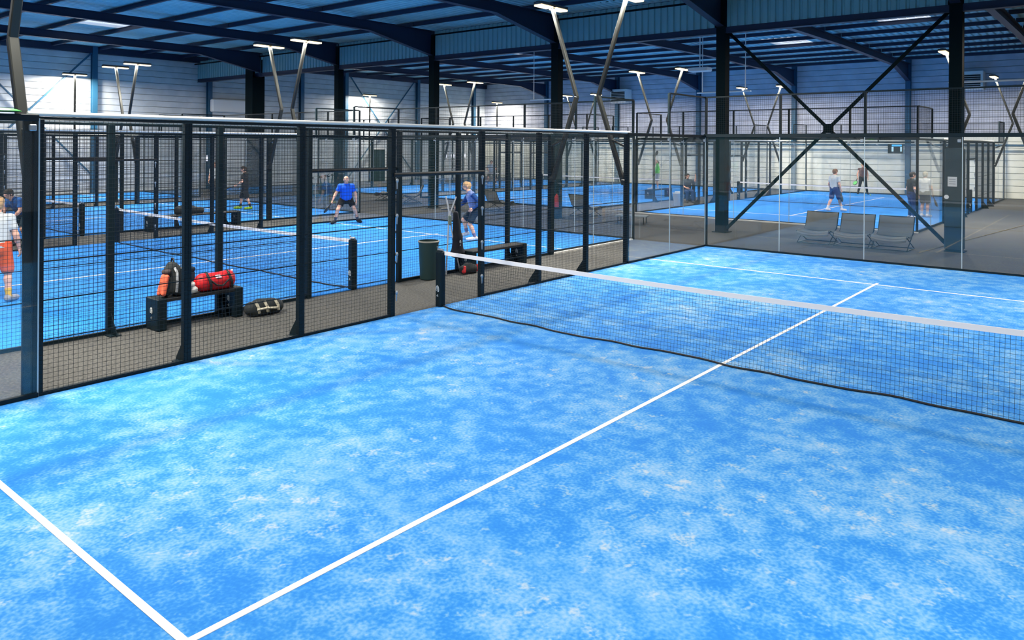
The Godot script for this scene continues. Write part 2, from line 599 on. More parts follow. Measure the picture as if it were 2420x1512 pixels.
	for k in 2:
		var ac := thing("air_vent", ["boxed air vent high on the back wall beside the far hall corner", "boxed air vent high on the back wall past the notice column"][k], "vent", [Vector3(-24.9, 6.25, WALL_Z + 0.5), Vector3(-3.05, 6.3, WALL_Z + 0.5)][k], 0, "air vents on the back wall")
		b = MB.new()
		b.box(Vector3.ZERO, Vector3(1.35, 1.0, 0.8), Basis.IDENTITY, 0.03)
		put("casing", b.mesh(), M.white, ac)
		b = MB.new()
		for q in 6:
			b.box(Vector3(0, 0.26 - q * 0.11, 0.41), Vector3(1.1, 0.07, 0.03))
		put("grille", b.mesh(), M.black, ac)
	b = MB.new()
	b.tube([Vector3(WALL_X + 0.5, 2.82, WALL_Z + 0.5), Vector3(18.5, 2.82, WALL_Z + 0.5)], [0.06], 8)
	var rail := thing("trim_2", "thin horizontal pipe along the back wall", "pipe", Vector3.ZERO, 0, "", "structure")
	put("pipe", b.mesh(), M.bluecol, rail)

	b = MB.new()
	b.span(Vector3(WALL_X + 0.04, 7.36, WALL_Z + 0.1), Vector3(WALL_X + 0.3, ROOF - 0.01, 14.9))
	var ev := thing("trim_3", "dark eave beam along the top of the end wall", "beam", Vector3.ZERO, 0, "", "structure")
	put("eave_beam", b.mesh(), M.navy, ev)
	# tube lights hung from the roof (switched off)
	var tl := [["white hanging batten above the middle of the braced bay", -8.5, 1.1], ["white hanging batten beside the notice column", 0.7, 1.5], ["white hanging batten near the extinguisher column", -17.1, 0.95]]
	for q in tl:
		var t := thing("hanging_batten", q[0], "batten", Vector3(q[1], 4.8, -19), 0, "unlit battens hung from the far roof")
		b = MB.new()
		b.box(Vector3.ZERO, Vector3(q[2] * 2, 0.05, 0.14), Basis.IDENTITY, 0.015)
		put("housing", b.mesh(), M.white, t)
		for s in [-1, 1]:
			b = MB.new()
			b.tube([Vector3(s * q[2] * 0.8, 0.025, 0), Vector3(s * q[2] * 0.8, ROOF - 4.85, 0)], [0.014], 6)
			put("hanger", b.mesh(), M.white, t)
	var ht := thing("roof_heater", "white box heater hanging under the far roof", "heater", Vector3(-9.45, 5.72, -18.9))
	b = MB.new()
	b.box(Vector3.ZERO, Vector3(0.85, 0.16, 0.45), Basis.IDENTITY, 0.03)
	put("casing", b.mesh(), M.white, ht)
	b = MB.new()
	b.tube([Vector3(0, 0.08, 0), Vector3(0, ROOF - 5.75, 0)], [0.02], 6)
	put("hanger", b.mesh(), M.white, ht)

func glow(name: String, c: Color, e: float) -> StandardMaterial3D:
	if not M.has(name):
		var m := mat(c, 0.4)
		m.emission_enabled = true
		m.emission = c
		m.emission_energy_multiplier = e
		M[name] = m
	return M[name]

func ribbed(x0: float, x1: float, z0: float, z1: float) -> ArrayMesh:
	var b := MB.new()
	var n := maxi(1, roundi((x1 - x0) / 0.28))
	var w := (x1 - x0) / n
	var prev := Vector2(x0, ROOF)
	for k in n:
		var xa := x0 + w * k
		for p in [Vector2(xa + w * 0.5, ROOF), Vector2(xa + w * 0.6, ROOF + 0.05), Vector2(xa + w * 0.9, ROOF + 0.05), Vector2(xa + w, ROOF)]:
			b.face([Vector3(prev.x, prev.y, z0), Vector3(p.x, p.y, z0), Vector3(p.x, p.y, z1), Vector3(prev.x, prev.y, z1)], Vector3.DOWN)
			prev = p
	b.face([Vector3(x0, ROOF + 0.14, z0), Vector3(x1, ROOF + 0.14, z0), Vector3(x1, ROOF + 0.14, z1), Vector3(x0, ROOF + 0.14, z1)], Vector3.UP)
	for x in [x0, x1]:
		b.face([Vector3(x, ROOF, z0), Vector3(x, ROOF + 0.14, z0), Vector3(x, ROOF + 0.14, z1), Vector3(x, ROOF, z1)], Vector3(x - (x0 + x1) / 2, 0, 0))
	for z in [z0, z1]:
		b.face([Vector3(x0, ROOF + 0.05, z), Vector3(x0, ROOF + 0.14, z), Vector3(x1, ROOF + 0.14, z), Vector3(x1, ROOF + 0.05, z)], Vector3(0, 0, z - (z0 + z1) / 2))
	return b.mesh()

func ribbed_wall(x0: float, x1: float, y0: float, y1: float) -> ArrayMesh:
	var b := MB.new()
	var n := maxi(1, roundi((x1 - x0) / 0.24))
	var w := (x1 - x0) / n
	var prev := Vector2(x0, 0)
	for k in n:
		var xa := x0 + w * k
		for p in [Vector2(xa + w * 0.55, 0), Vector2(xa + w * 0.65, -0.045), Vector2(xa + w * 0.9, -0.045), Vector2(xa + w, 0)]:
			b.face([Vector3(prev.x, y0, prev.y), Vector3(p.x, y0, p.y), Vector3(p.x, y1, p.y), Vector3(prev.x, y1, prev.y)], Vector3.BACK)
			prev = p
	b.face([Vector3(x0, y0, -0.12), Vector3(x1, y0, -0.12), Vector3(x1, y1, -0.12), Vector3(x0, y1, -0.12)], Vector3.FORWARD)
	return b.mesh()

# boarded wall from a to b (corner points on the floor), facing `inward`
func wall(called: String, label: String, a: Vector3, b: Vector3, inward: Vector3) -> void:
	var w := thing(called, label, "wall", a, 0, "", "structure")
	var d := (b - a)
	var L := d.length()
	d = d / L
	var s := MB.new()
	s.bar(Vector3(0, (ROOF + 0.2) / 2, 0) - inward * 0.1, d * L + Vector3(0, (ROOF + 0.2) / 2, 0) - inward * 0.1, ROOF + 0.2, 0.2)
	put("backing", s.mesh(), M.wallback, w)
	var step := 0.335
	var y := 0.0
	while y < ROOF:
		var h := minf(step, ROOF - y)
		s = MB.new()
		s.bar(Vector3(0, y + h / 2, 0) + inward * 0.02, d * L + Vector3(0, y + h / 2, 0) + inward * 0.02, h - 0.022, 0.04, Vector3.UP, 0.012)
		put("plank", s.mesh(), M.plank if called == "wall_left" else (M.plank_pale if y < 3.3 else M.plank_cool), w)
		y += step
	# columns standing against the wall
	var places := []
	if called == "wall_left":
		for z in [5.0, -1.3, -7.7, -14.1, -20.5, -24.1, -30.9, -37.2]:
			places.append(Vector3(0, 0, z - a.z))
	else:
		for x in [13.2, 6.72, 0.3, -6.12, -12.56, -18.98, -25.4, -31.86]:
			places.append(Vector3(x - a.x, 0, 0))
	for p in places:
		s = MB.new()
		var c: Vector3 = p + Vector3(0, ROOF / 2, 0)
		s.bar(c - Vector3(0, ROOF / 2, 0) + inward * 0.09, c + Vector3(0, ROOF / 2, 0) + inward * 0.09, 0.26 if absf(inward.x) < 0.5 else 0.03, 0.03 if absf(inward.x) < 0.5 else 0.26, Vector3(1, 0, 0))
		s.bar(c - Vector3(0, ROOF / 2, 0) + inward * 0.31, c + Vector3(0, ROOF / 2, 0) + inward * 0.31, 0.26 if absf(inward.x) < 0.5 else 0.03, 0.03 if absf(inward.x) < 0.5 else 0.26, Vector3(1, 0, 0))
		s.bar(c - Vector3(0, ROOF / 2, 0) + inward * 0.2, c + Vector3(0, ROOF / 2, 0) + inward * 0.2, 0.03 if absf(inward.x) < 0.5 else 0.2, 0.2 if absf(inward.x) < 0.5 else 0.03, Vector3(1, 0, 0))
		put("wall_column", s.mesh(), M.bluecol, w)

func beam(o: Node3D, z0: float, z1: float, haunch0: bool, haunch1: bool) -> void:
	var sg := signf(z1 - z0)
	var L := absf(z1 - z0)
	var low := [Vector2(0, 6.42 if haunch0 else 7.16)]
	if haunch0:
		low.append(Vector2(3.4, 7.08))
	low.append(Vector2(L / 2, 7.16))
	if haunch1:
		low.append(Vector2(L - 3.4, 7.08))
	low.append(Vector2(L, 6.42 if haunch1 else 7.16))
	var b := MB.new()
	for k in low.size() - 1:
		var p: Vector2 = low[k]
		var q: Vector2 = low[k + 1]
		b.bar(Vector3(0, p.y + 0.01, z0 + sg * p.x), Vector3(0, q.y + 0.01, z0 + sg * q.x), 0.24, 0.02, Vector3.RIGHT)
	put("lower_flange", b.mesh(), M.navy, o)
	b = MB.new()
	b.bar(Vector3(0, 7.45, z0), Vector3(0, 7.45, z1), 0.24, 0.02, Vector3.RIGHT)
	put("upper_flange", b.mesh(), M.navy, o)
	b = MB.new()
	for k in low.size() - 1:
		var p: Vector2 = low[k]
		var q: Vector2 = low[k + 1]
		for s in [-1, 1]:
			var xx := Vector3(s * 0.012, 0, 0)
			b.face([Vector3(0, p.y + 0.02, z0 + sg * p.x) + xx, Vector3(0, q.y + 0.02, z0 + sg * q.x) + xx, Vector3(0, 7.44, z0 + sg * q.x) + xx, Vector3(0, 7.44, z0 + sg * p.x) + xx], Vector3(s, 0, 0))
	put("web", b.mesh(), M.navy, o)

func brace(label: String, a: Vector3, b: Vector3, mid: Vector3, c: Vector3, d: Vector3, w: float, m: Material) -> void:
	var o := thing("cross_brace", label, "brace", mid, 0, "", "structure")
	for e in [a, b, c, d]:
		var s := MB.new()
		s.bar(Vector3.ZERO, e - mid, w, w * 0.8, Vector3.UP, 0.008)
		put("strut", s.mesh(), m, o)
	var s := MB.new()
	var along := (a - c).normalized()
	s.box(Vector3.ZERO, Vector3(0.26, 0.26, 0.1) if absf(along.x) > 0.5 else Vector3(0.1, 0.26, 0.26), Basis.IDENTITY, 0.01)
	put("gusset", s.mesh(), m, o)

# ---------------------------------------------------------------- courts
# wire panel w wide (local x) and h high standing on its local origin
func wire_panel(w: float, h: float) -> ArrayMesh:
	return ready_mesh("wire%.2f_%.2f" % [w, h], func(q: MB):
		var nx := roundi(w / 0.05)
		var ny := roundi(h / 0.05)
		for k in nx + 1:
			stick(q, Vector3(-w / 2 + w * k / nx, 0, 0), Vector3(-w / 2 + w * k / nx, h, 0), 0.002)
		for k in ny + 1:
			stick(q, Vector3(-w / 2, h * k / ny, 0.003), Vector3(w / 2, h * k / ny, 0.003), 0.002))

static func stick(q: MB, a: Vector3, b: Vector3, r: float) -> void:
	var d := (b - a).normalized()
	var x := d.cross(Vector3(0, 0, 1)).normalized() * r
	var z := Vector3(0, 0, r)
	var p := [x, z, -x, -z]
	for k in 4:
		var u: Vector3 = p[k]
		var w: Vector3 = p[(k + 1) % 4]
		q.face([a + u, b + u, b + w, a + w], u + w)

func fence_post(o: Node3D, at: Vector3, h: float, w := 0.09, foot := Vector3.ZERO) -> Node3D:
	var p := put("post", ready_mesh("post%.2f_%.2f" % [h, w], func(q: MB): q.box(Vector3(0, h / 2, 0), Vector3(w, h, w), Basis.IDENTITY, 0.006)), M.frame, o, at)
	if foot != Vector3.ZERO:
		var g := put("gusset", ready_mesh("gusset%s" % foot, func(q: MB):
			q.plate(foot * 0.5, foot, Vector3.UP, [Vector2(-0.5, 0), Vector2(0.75, 0), Vector2(0.6, 0.06), Vector2(-0.5, 0.36)], 0.012)
			q.box(foot * 0.6 + Vector3(0, 0.006, 0), Vector3(0.16, 0.012, 0.16))), M.frame, p)
		g.position = Vector3.ZERO
	return p

func pane(o: Node3D, c: Vector3, w: float, h: float, along_x: bool) -> void:
	var g := put("pane", ready_mesh("pane%.2f_%.2f" % [w, h], func(q: MB): q.box(Vector3(0, h / 2, 0), Vector3(w - 0.012, h, 0.012))), M.glass, o, c, 0.0 if along_x else PI / 2)
	put("edge", ready_mesh("edge%.2f" % h, func(q: MB): q.box(Vector3(0, h / 2, 0), Vector3(0.014, h, 0.016))), M.seam, g, Vector3(w / 2, 0, 0))
	put("clamp", ready_mesh("clamp", func(q: MB): q.box(Vector3.ZERO, Vector3(0.07, 0.07, 0.05), Basis.IDENTITY, 0.01)), M.clip, g, Vector3(w / 2 - 0.06, h - 0.1, 0))

# side of a court: mesh fence with a gate in the middle and stepped glass at both ends. out = +1 / -1: direction away from the court
func side_fence(x: float, zn: float, out: float, label: String, ends := [-1, 1]) -> void:
	var o := thing("side_fence", label, "fence", Vector3(x, 0, zn), 0, "mesh side fences of the courts")
	var stops := [1.05, 2.72, 4.36, 6.0]
	for e in [-1, 1]:
		for k in 4:
			if k < 3:
				fence_post(o, Vector3(out * 0.045, 0, e * stops[k]), 2.95, 0.09, Vector3(out * 0.2, 0, 0) if k in [1, 2] else Vector3.ZERO)
			else:
				put("post", ready_mesh("endpost", func(q: MB): q.box(Vector3(0, 1.475, 0), Vector3(0.1, 2.95, 0.1), Basis.IDENTITY, 0.006)), M.frame, o, Vector3(out * 0.05, 0, e * 6.0))
				put("glass_channel", ready_mesh("channel", func(q: MB): q.box(Vector3(0, 1.475, 0), Vector3(0.05, 2.95, 0.08), Basis.IDENTITY, 0.006)), M.frame, o, Vector3(out * 0.06, 0, e * 6.09))
		for k in 3:
			var w: float = stops[k + 1] - stops[k]
			var wp := put("wire_mesh", wire_panel(w, 2.9), M.wire, o, Vector3(0, 0.04, e * (stops[k] + w / 2)), PI / 2)
			wp.set_meta("kind", "stuff")
			for y in [0.6, 1.02, 1.43, 2.8]:
				put("stiffener", ready_mesh("stiff%.2f" % w, func(q: MB): q.tube([Vector3(-w / 2, 0, 0), Vector3(w / 2, 0, 0)], [0.007], 6, false)), M.frame, o, Vector3(out * 0.01, y, e * (stops[k] + w / 2)), PI / 2)
			put("bottom_rail", ready_mesh("brail%.2f" % w, func(q: MB): q.box(Vector3(0, 0.025, 0), Vector3(w - 0.1, 0.05, 0.05))), M.frame, o, Vector3(out * 0.03, 0, e * (stops[k] + w / 2)), PI / 2)
		if e in ends:
			pane(o, Vector3(0, 0, e * 7.0), 2.0, 2.95, false)
			pane(o, Vector3(0, 0, e * 9.0), 2.0, 2.95, false)
			put("upper_post", ready_mesh("upost", func(q: MB): q.box(Vector3(0, 0.5, 0), Vector3(0.05, 1.0, 0.06))), M.frame, o, Vector3(out * 0.03, 3.0, e * 8.0))
			put("upper_mesh", wire_panel(2.0, 1.0), M.wire, o, Vector3(0, 3.0, e * 9.0), PI / 2).set_meta("kind", "stuff")
			put("upper_rail", ready_mesh("urail2", func(q: MB): q.box(Vector3.ZERO, Vector3(2.0, 0.04, 0.04))), M.frame, o, Vector3(out * 0.02, 4.0, e * 9.0), PI / 2)
			put("top_rail", ready_mesh("trail4", func(q: MB): q.box(Vector3.ZERO, Vector3(4.0, 0.07, 0.06), Basis.IDENTITY, 0.006)), M.frame, o, Vector3(out * 0.02, 2.955, e * 8.0), PI / 2)
			put("base_rail", ready_mesh("gbase4", func(q: MB): q.box(Vector3(0, 0.03, 0), Vector3(4.0, 0.06, 0.05))), M.frame, o, Vector3(0, 0, e * 8.0), PI / 2)
	put("top_rail", ready_mesh("trail12", func(q: MB): q.box(Vector3.ZERO, Vector3(12.0, 0.035, 0.05), Basis.IDENTITY, 0.006)), M.frame, o, Vector3(out * 0.03, 2.952, 0), PI / 2)
	put("cap_tube", ready_mesh("cap12", func(q: MB): q.tube([Vector3(-6.1, 0, 0), Vector3(6.1, 0, 0)], [0.028], 10)), M.cap, o, Vector3(out * 0.03, 2.998, 0), PI / 2)
	put("gate_bar", ready_mesh("gbar", func(q: MB): q.tube([Vector3(-1.05, 0, 0), Vector3(1.05, 0, 0)], [0.032], 8)), M.black, o, Vector3(0, 2.22, 0), PI / 2)
	put("wire_mesh", wire_panel(2.1, 0.7), M.wire, o, Vector3(0, 2.24, 0), PI / 2).set_meta("kind", "stuff")
	for e in [-1, 1]:
		for y in [0.35, 0.95, 1.55, 2.1]:
			put("hinge", ready_mesh("hinge", func(q: MB):
				q.ball(Vector3(0, 0.03, 0), Vector3(0.026, 0.035, 0.026))
				q.tube([Vector3(0, 0.02, 0), Vector3(0, -0.1, 0)], [0.016, 0.009], 6)), M.clip, o, Vector3(-out * 0.02, y, e * 1.0))

# glass end wall with mesh on top
func end_wall(x0: float, x1: float, z: float, out: float, label: String) -> void:
	var o := thing("glass_wall", label, "glass wall", Vector3((x0 + x1) / 2, 0, z), 0, "glass end walls of the courts")
	var n := roundi((x1 - x0) / 2.0)
	var w := (x1 - x0) / n
	var L := x1 - x0
	for k in n:
		var c := -L / 2 + w * (k + 0.5)
		pane(o, Vector3(c, 0, 0), w, 2.95, true)
		put("upper_mesh", wire_panel(w, 1.0), M.wire, o, Vector3(c, 3.0, 0)).set_meta("kind", "stuff")
	for k in n + 1:
		put("upper_post", ready_mesh("upost", func(q: MB): q.box(Vector3(0, 0.5, 0), Vector3(0.05, 1.0, 0.06))), M.frame, o, Vector3(-L / 2 + w * k, 3.0, out * 0.04))
	for k in [0, n]:
		fence_post(o, Vector3(-L / 2 + w * k, 0, out * 0.06), 2.95, 0.07)
	put("top_rail", ready_mesh("erail%.1f" % L, func(q: MB): q.box(Vector3.ZERO, Vector3(L + 0.1, 0.09, 0.07), Basis.IDENTITY, 0.006)), M.frame, o, Vector3(0, 2.975, out * 0.02))
	put("upper_rail", ready_mesh("eurail%.1f" % L, func(q: MB): q.box(Vector3.ZERO, Vector3(L, 0.035, 0.035))), M.frame, o, Vector3(0, 4.0, out * 0.02))
	put("base_rail", ready_mesh("ebase%.1f" % L, func(q: MB): q.box(Vector3(0, 0.03, 0), Vector3(L, 0.06, 0.05))), M.frame, o, Vector3(0, 0, 0))

func court_floor(x0: float, x1: float, zn: float, label: String, m: Material = M.turf_fresh) -> void:
	var o := thing("court_floor", label, "court", Vector3((x0 + x1) / 2, 0, zn), 0, "", "structure")
	var w := x1 - x0
	put("turf", ready_mesh("turf%.1f" % w, func(q: MB): q.box(Vector3(0, 0.006, 0), Vector3(w, 0.016, 20.0))), m, o, Vector3(0, 0, 0))
	for s in [-1, 1]:
		put("service_line", ready_mesh("sline%.1f" % w, func(q: MB): q.box(Vector3.ZERO, Vector3(w, 0.006, 0.05))), M.line, o, Vector3(0, 0.0145, s * 6.95))
	put("centre_line", ready_mesh("cline", func(q: MB): q.box(Vector3.ZERO, Vector3(0.05, 0.0066, 14.3))), M.line, o, Vector3(0, 0.0145, 0))

func net(x0: float, x1: float, zn: float, label: String, bulge: float) -> void:
	var o := thing("court_net", label, "net", Vector3((x0 + x1) / 2, 0, zn), 0, "court nets")
	var w := x1 - x0
	var top := func(x: float) -> float: return 0.85 + 0.045 * pow(absf(2.0 * x / w), 1.5)
	var foot := func(x: float) -> Vector3:
		var e := clampf((w / 2 - absf(x)) / 0.6, 0.0, 1.0)
		return Vector3(x, 0.03, bulge * e * (1.0 + 0.25 * sin(x * 2.1) + 0.15 * sin(x * 5.3 + 1.0)))
	var n := roundi(w / 0.25)
	var key := "net%.1f_%.2f" % [w, bulge]
	put("mesh_net", ready_mesh(key, func(q: MB):
		var nx := roundi(w / 0.045)
		for k in nx + 1:
			var x := -w / 2 + w * k / nx
			stick(q, foot.call(x), Vector3(x, top.call(x), 0), 0.0015)
		for r in 18:
			for k in n:
				var xa := -w / 2 + w * k / n
				var xb := -w / 2 + w * (k + 1) / n
				var f := (r + 0.5) / 18.0
				stick(q, foot.call(xa).lerp(Vector3(xa, top.call(xa), 0), f), foot.call(xb).lerp(Vector3(xb, top.call(xb), 0), f), 0.0015)), M.net, o).set_meta("kind", "stuff")
	put("top_band", ready_mesh(key + "band", func(q: MB):
		for k in n:
			var xa := -w / 2 + w * k / n
			var xb := -w / 2 + w * (k + 1) / n
			for s in [-1, 1]:
				var zo := Vector3(0, 0, 0.008 * s)
				q.face([Vector3(xa, top.call(xa) - 0.03, 0) + zo, Vector3(xb, top.call(xb) - 0.03, 0) + zo, Vector3(xb, top.call(xb) + 0.03, 0) + zo, Vector3(xa, top.call(xa) + 0.03, 0) + zo], zo)
				q.face([Vector3(xa, top.call(xa) + 0.03 * s, -0.008), Vector3(xb, top.call(xb) + 0.03 * s, -0.008), Vector3(xb, top.call(xb) + 0.03 * s, 0.008), Vector3(xa, top.call(xa) + 0.03 * s, 0.008)], Vector3(0, s, 0))), M.band, o)
	put("foot_cord", ready_mesh(key + "cord", func(q: MB):
		var pts := []
		for k in n * 2 + 1:
			var x := -w / 2 + w * k / (n * 2)
			pts.append(foot.call(x) + Vector3(0, -0.004, 0.012 * sin(x * 9.0)))
		q.tube(pts, [0.013], 6)), M.black, o)
	for s in [-1, 1]:
		var p := put("net_post", ready_mesh("netpost", func(q: MB): q.box(Vector3(0, 0.465, 0), Vector3(0.13, 0.93, 0.13), Basis.IDENTITY, 0.02)), M.frame, o, Vector3(s * (w / 2 - 0.02), 0, 0.03))
		put("winder", ready_mesh("winder", func(q: MB):
			q.tube([Vector3(-0.06, 0.95, 0), Vector3(0.06, 0.95, 0)], [0.022], 8)
			q.tube([Vector3(-0.06, 0.95, 0), Vector3(-0.06, 1.0, 0.02)], [0.01], 6)), M.clip, p)
		emblem(p, Vector3(0, 0.3, 0.07), Vector3(1, 0, 0), 0.11)

# white looped emblem with a small word-like bar beneath it
func emblem(o: Node3D, at: Vector3, right: Vector3, h: float) -> void:
	var key := "emblem%.2f%s" % [h, right]
	put("emblem", ready_mesh(key, func(q: MB):
		var pts := []
		for k in 13:
			var t := -0.6 + TAU * 0.72 * k / 12.0
			pts.append(right * (cos(t) * 0.28 * h) + Vector3.UP * (sin(t) * 0.5 * h + 0.25 * h * t / TAU))
		q.tube(pts, [h * 0.05], 5)
		q.tube([right * (-0.3 * h) + Vector3.UP * (-0.1 * h), right * (-0.05 * h) + Vector3.UP * 0.45 * h, right * (0.12 * h) + Vector3.UP * (-0.35 * h)], [h * 0.05], 5)
		q.tube([right * (-0.18 * h) + Vector3.UP * (-1.0 * h), right * (0.05 * h) + Vector3.UP * (-0.75 * h), right * (0.1 * h) + Vector3.UP * (-1.1 * h)], [h * 0.045], 5)), M.logo, o, at)

func courts() -> void:
	court_floor(-5, 5, 0, "bright blue sanded turf court in the foreground with white lines", M.turf)
	net(-5, 5, 0, "black court net with white band crossing the foreground court", 0.14)
	side_fence(-5, 0, -1, "dark mesh side fence with open gate along the foreground court")
	end_wall(-5, 5, -10, -1, "glass end wall of the foreground court in front of the lounge chairs")
	court_floor(-17.25, -7.25, 0, "blue turf court behind the bench with bags")
	net(-17.25, -7.25, 0, "black net of the court behind the bench with bags", 0.1)
	side_fence(-7.25, 0, 1, "mesh side fence right behind the bench with bags")
	side_fence(-17.25, 0, -1, "far mesh side fence of the court behind the bench", [-1])
	end_wall(-17.25, -7.25, -10, -1, "glass end wall behind the player running in a grey and navy top")
	court_floor(-29.5, -19.5, 0, "blue turf court where the player in black stands")
	net(-29.5, -19.5, 0, "net of the court where the player in black stands", 0.1)
	side_fence(-19.5, 0, 1, "mesh side fence in front of the player in black", [-1])
	side_fence(-29.5, 0, -1, "mesh side fence beyond the player in black", [-1])
	end_wall(-29.5, -19.5, -10, -1, "glass end wall of the court where the player in black stands")
	court_floor(-37.75, -31.75, 0, "narrow blue turf court along the white end wall")
	net(-37.75, -31.75, 0, "short net of the narrow court along the white end wall", 0.1)
	side_fence(-31.75, 0, 1, "mesh side fence of the narrow court along the end wall", [-1])
	end_wall(-37.75, -31.75, -10, -1, "short glass end wall of the narrow court along the end wall")
	var zb := -27.6
	court_floor(-11.5, -1.4, zb, "blue turf court beyond the three lounge chairs")
	net(-11.5, -1.4, zb, "net of the court beyond the three lounge chairs", 0.1)
	side_fence(-11.5, zb, -1, "mesh side fence between the two far blue courts, by the woman in a tank top")
	side_fence(-1.4, zb, 1, "mesh side fence running back from the notice column")
	end_wall(-11.5, -1.4, zb + 10, 1, "glass wall directly behind the three lounge chairs")
	end_wall(-11.5, -1.4, zb - 10, -1, "glass wall in front of the pale back wall, behind the woman in leggings")
	court_floor(-23.9, -13.9, zb, "far blue turf court with the green-shirted player")
	net(-23.9, -13.9, zb, "net of the far court with the green-shirted player", 0.1)
	side_fence(-13.9, zb, 1, "mesh side fence beside the far bench and the green-shirted player's court")
	side_fence(-23.9, zb, -1, "mesh side fence on the corner side of the green-shirted player's court")
	end_wall(-23.9, -13.9, zb + 10, 1, "glass wall in front of the green-shirted player's court")
	end_wall(-23.9, -13.9, zb - 10, -1, "glass wall behind the green-shirted player")
	court_floor(-32.4, -26.4, zb, "narrow blue turf court in the far hall corner")
	net(-32.4, -26.4, zb, "short net of the narrow court in the far hall corner", 0.1)
	side_fence(-26.4, zb, 1, "mesh side fence of the narrow court in the far corner")
	side_fence(-32.4, zb, -1, "mesh side fence near the dark green door")
	end_wall(-32.4, -26.4, zb + 10, 1, "short glass wall facing the exercise bikes")
	end_wall(-32.4, -26.4, zb - 10, -1, "short glass wall deep in the far hall corner")
	var k2 := thing("kerb", "pale kerb strip at the glass end of the running player's court", "kerb", Vector3(-7.2, 0.02, -8.0), 0, "", "structure")
	put("strip", ready_mesh("kerb2", func(q: MB): q.box(Vector3.ZERO, Vector3(0.1, 0.04, 3.8))), M.cap, k2)
	# pale kerb strips along the floor edges that catch the light
	var kb := thing("kerb", "pale kerb strip along the front of the court beyond the lounge chairs", "kerb", Vector3(-6.45, 0.02, zb + 10.12), 0, "", "structure")
	put("strip", ready_mesh("kerb1", func(q: MB): q.box(Vector3.ZERO, Vector3(10.2, 0.04, 0.1))), M.cap, kb)

func pole(x: float, z: float, out: float, label: String, straight := false) -> void:
	var o := thing("floodlight_pole", label, "floodlight", Vector3(x, 0, z), 0, "bent floodlight poles of the courts")
	var key := "pole%.0f" % out
	if straight:
		put("mast", ready_mesh("mast", func(q: MB): q.bar(Vector3(out * 0.04, 0, 0), Vector3(out * 0.04, 6.08, 0), 0.09, 0.09, Vector3(0, 0, 1), 0.012)), M.pole, o)
		put("foot_plate", ready_mesh("mastfoot", func(q: MB): q.box(Vector3(out * 0.04, 0.01, 0), Vector3(0.26, 0.02, 0.26))), M.pole, o)
	else:
		put("mast", ready_mesh(key, func(q: MB):
			q.bar(Vector3(out * 0.12, 1.84, 0), Vector3(out * 0.82, 3.87, 0), 0.11, 0.09, Vector3(0, 0, 1), 0.012)), M.pole, o)
		put("arm", ready_mesh(key + "arm", func(q: MB):
			q.bar(Vector3(out * 0.82, 3.85, 0), Vector3(out * 0.08, 6.06, 0), 0.1, 0.08, Vector3(0, 0, 1), 0.012)), M.pole, o)
		put("stay", ready_mesh(key + "stay", func(q: MB):
			q.bar(Vector3(out * 0.08, 2.68, 0), Vector3(out * 0.44, 2.83, 0), 0.07, 0.05, Vector3(0, 0, 1), 0.006)), M.pole, o)
		put("foot_bracket", ready_mesh(key + "foot", func(q: MB):
			q.box(Vector3(out * 0.1, 1.86, 0), Vector3(0.1, 0.12, 0.14), Basis.IDENTITY, 0.01)), M.pole, o)
	var hd := put("lamp_head", ready_mesh("lamphead", func(q: MB):
		q.box(Vector3(0, 0.03, 0), Vector3(0.1, 0.05, 1.12), Basis.IDENTITY, 0.01)
		for s in [-1, 1]:
			q.box(Vector3(0, 0.005, s * 0.3), Vector3(0.26, 0.07, 0.5), Basis.IDENTITY, 0.015)), M.lamp_case, o, Vector3(out * 0.04, 6.12, 0))
	for s in [-1, 1]:
		put("led_panel", ready_mesh("led", func(q: MB): q.box(Vector3.ZERO, Vector3(0.24, 0.05, 0.48), Basis.IDENTITY, 0.01)), M.led, hd, Vector3(0, -0.05, s * 0.3))
	area_light(Vector3(x + out * 0.04, 6.12 - 0.085, z), 0.24, 1.1, LAMP_ENERGY)

func floodlights() -> void:
	pole(-5, -6, -1, "tall bent floodlight pole on the foreground fence next to the glass corner")
	pole(-7.25, -6, 1, "tall bent floodlight pole leaning away from the foreground fence, over the running player's court")
	pole(-5, 6, -1, "bent floodlight pole rising behind the close fence post with the green cap")
	pole(5, -6, 1, "floodlight pole beside the far half of the foreground court")
	pole(5, 6, 1, "floodlight pole beside the close half of the foreground court")
	pole(-7.25, 6, 1, "floodlight pole over the player in orange shorts")
	pole(-17.25, -6, -1, "floodlight pole above the blue-shirted player, leaning towards the foreground")
	pole(-19.5, -6, 1, "floodlight pole above the blue-shirted player, leaning towards the end wall")
	pole(-17.25, 6, -1, "floodlight pole far side of the bench court")
	pole(-19.5, 6, 1, "floodlight pole close half of the third court")
	pole(-29.5, -6, -1, "brighter floodlight pole of the overlapping pair by the end wall")
	pole(-31.75, -6, 1, "dimmer floodlight pole of the overlapping pair by the end wall")
	pole(-37.3, -6.4, -1.0, "lone floodlight pole making a glow on the end wall", true)
	var zb := -27.6
	for q in [[-1.4, 1, "the notice column's fence"], [-11.5, -1, "the court beyond the lounge chairs"], [-13.9, 1, "the green-shirted player's court"], [-23.9, -1, "the corner side of the green-shirted player's court"], [-26.4, 1, "the narrow corner court"]]:
		pole(q[0], zb + 6, q[1], "bent floodlight pole in the front half of " + q[2])
		pole(q[0], zb - 6, q[1], "bent floodlight pole in the back half of " + q[2])
	pole(-37.4, -25.5, -1, "lone floodlight pole lighting the end wall of the far hall between the crossing braces", true)
	pole(-35.9, -37.4, -1, "lone floodlight pole in the far hall corner lighting both walls", true)
	pole(1.5, zb + 6, -1, "bent floodlight pole at the picture edge past the notice column")

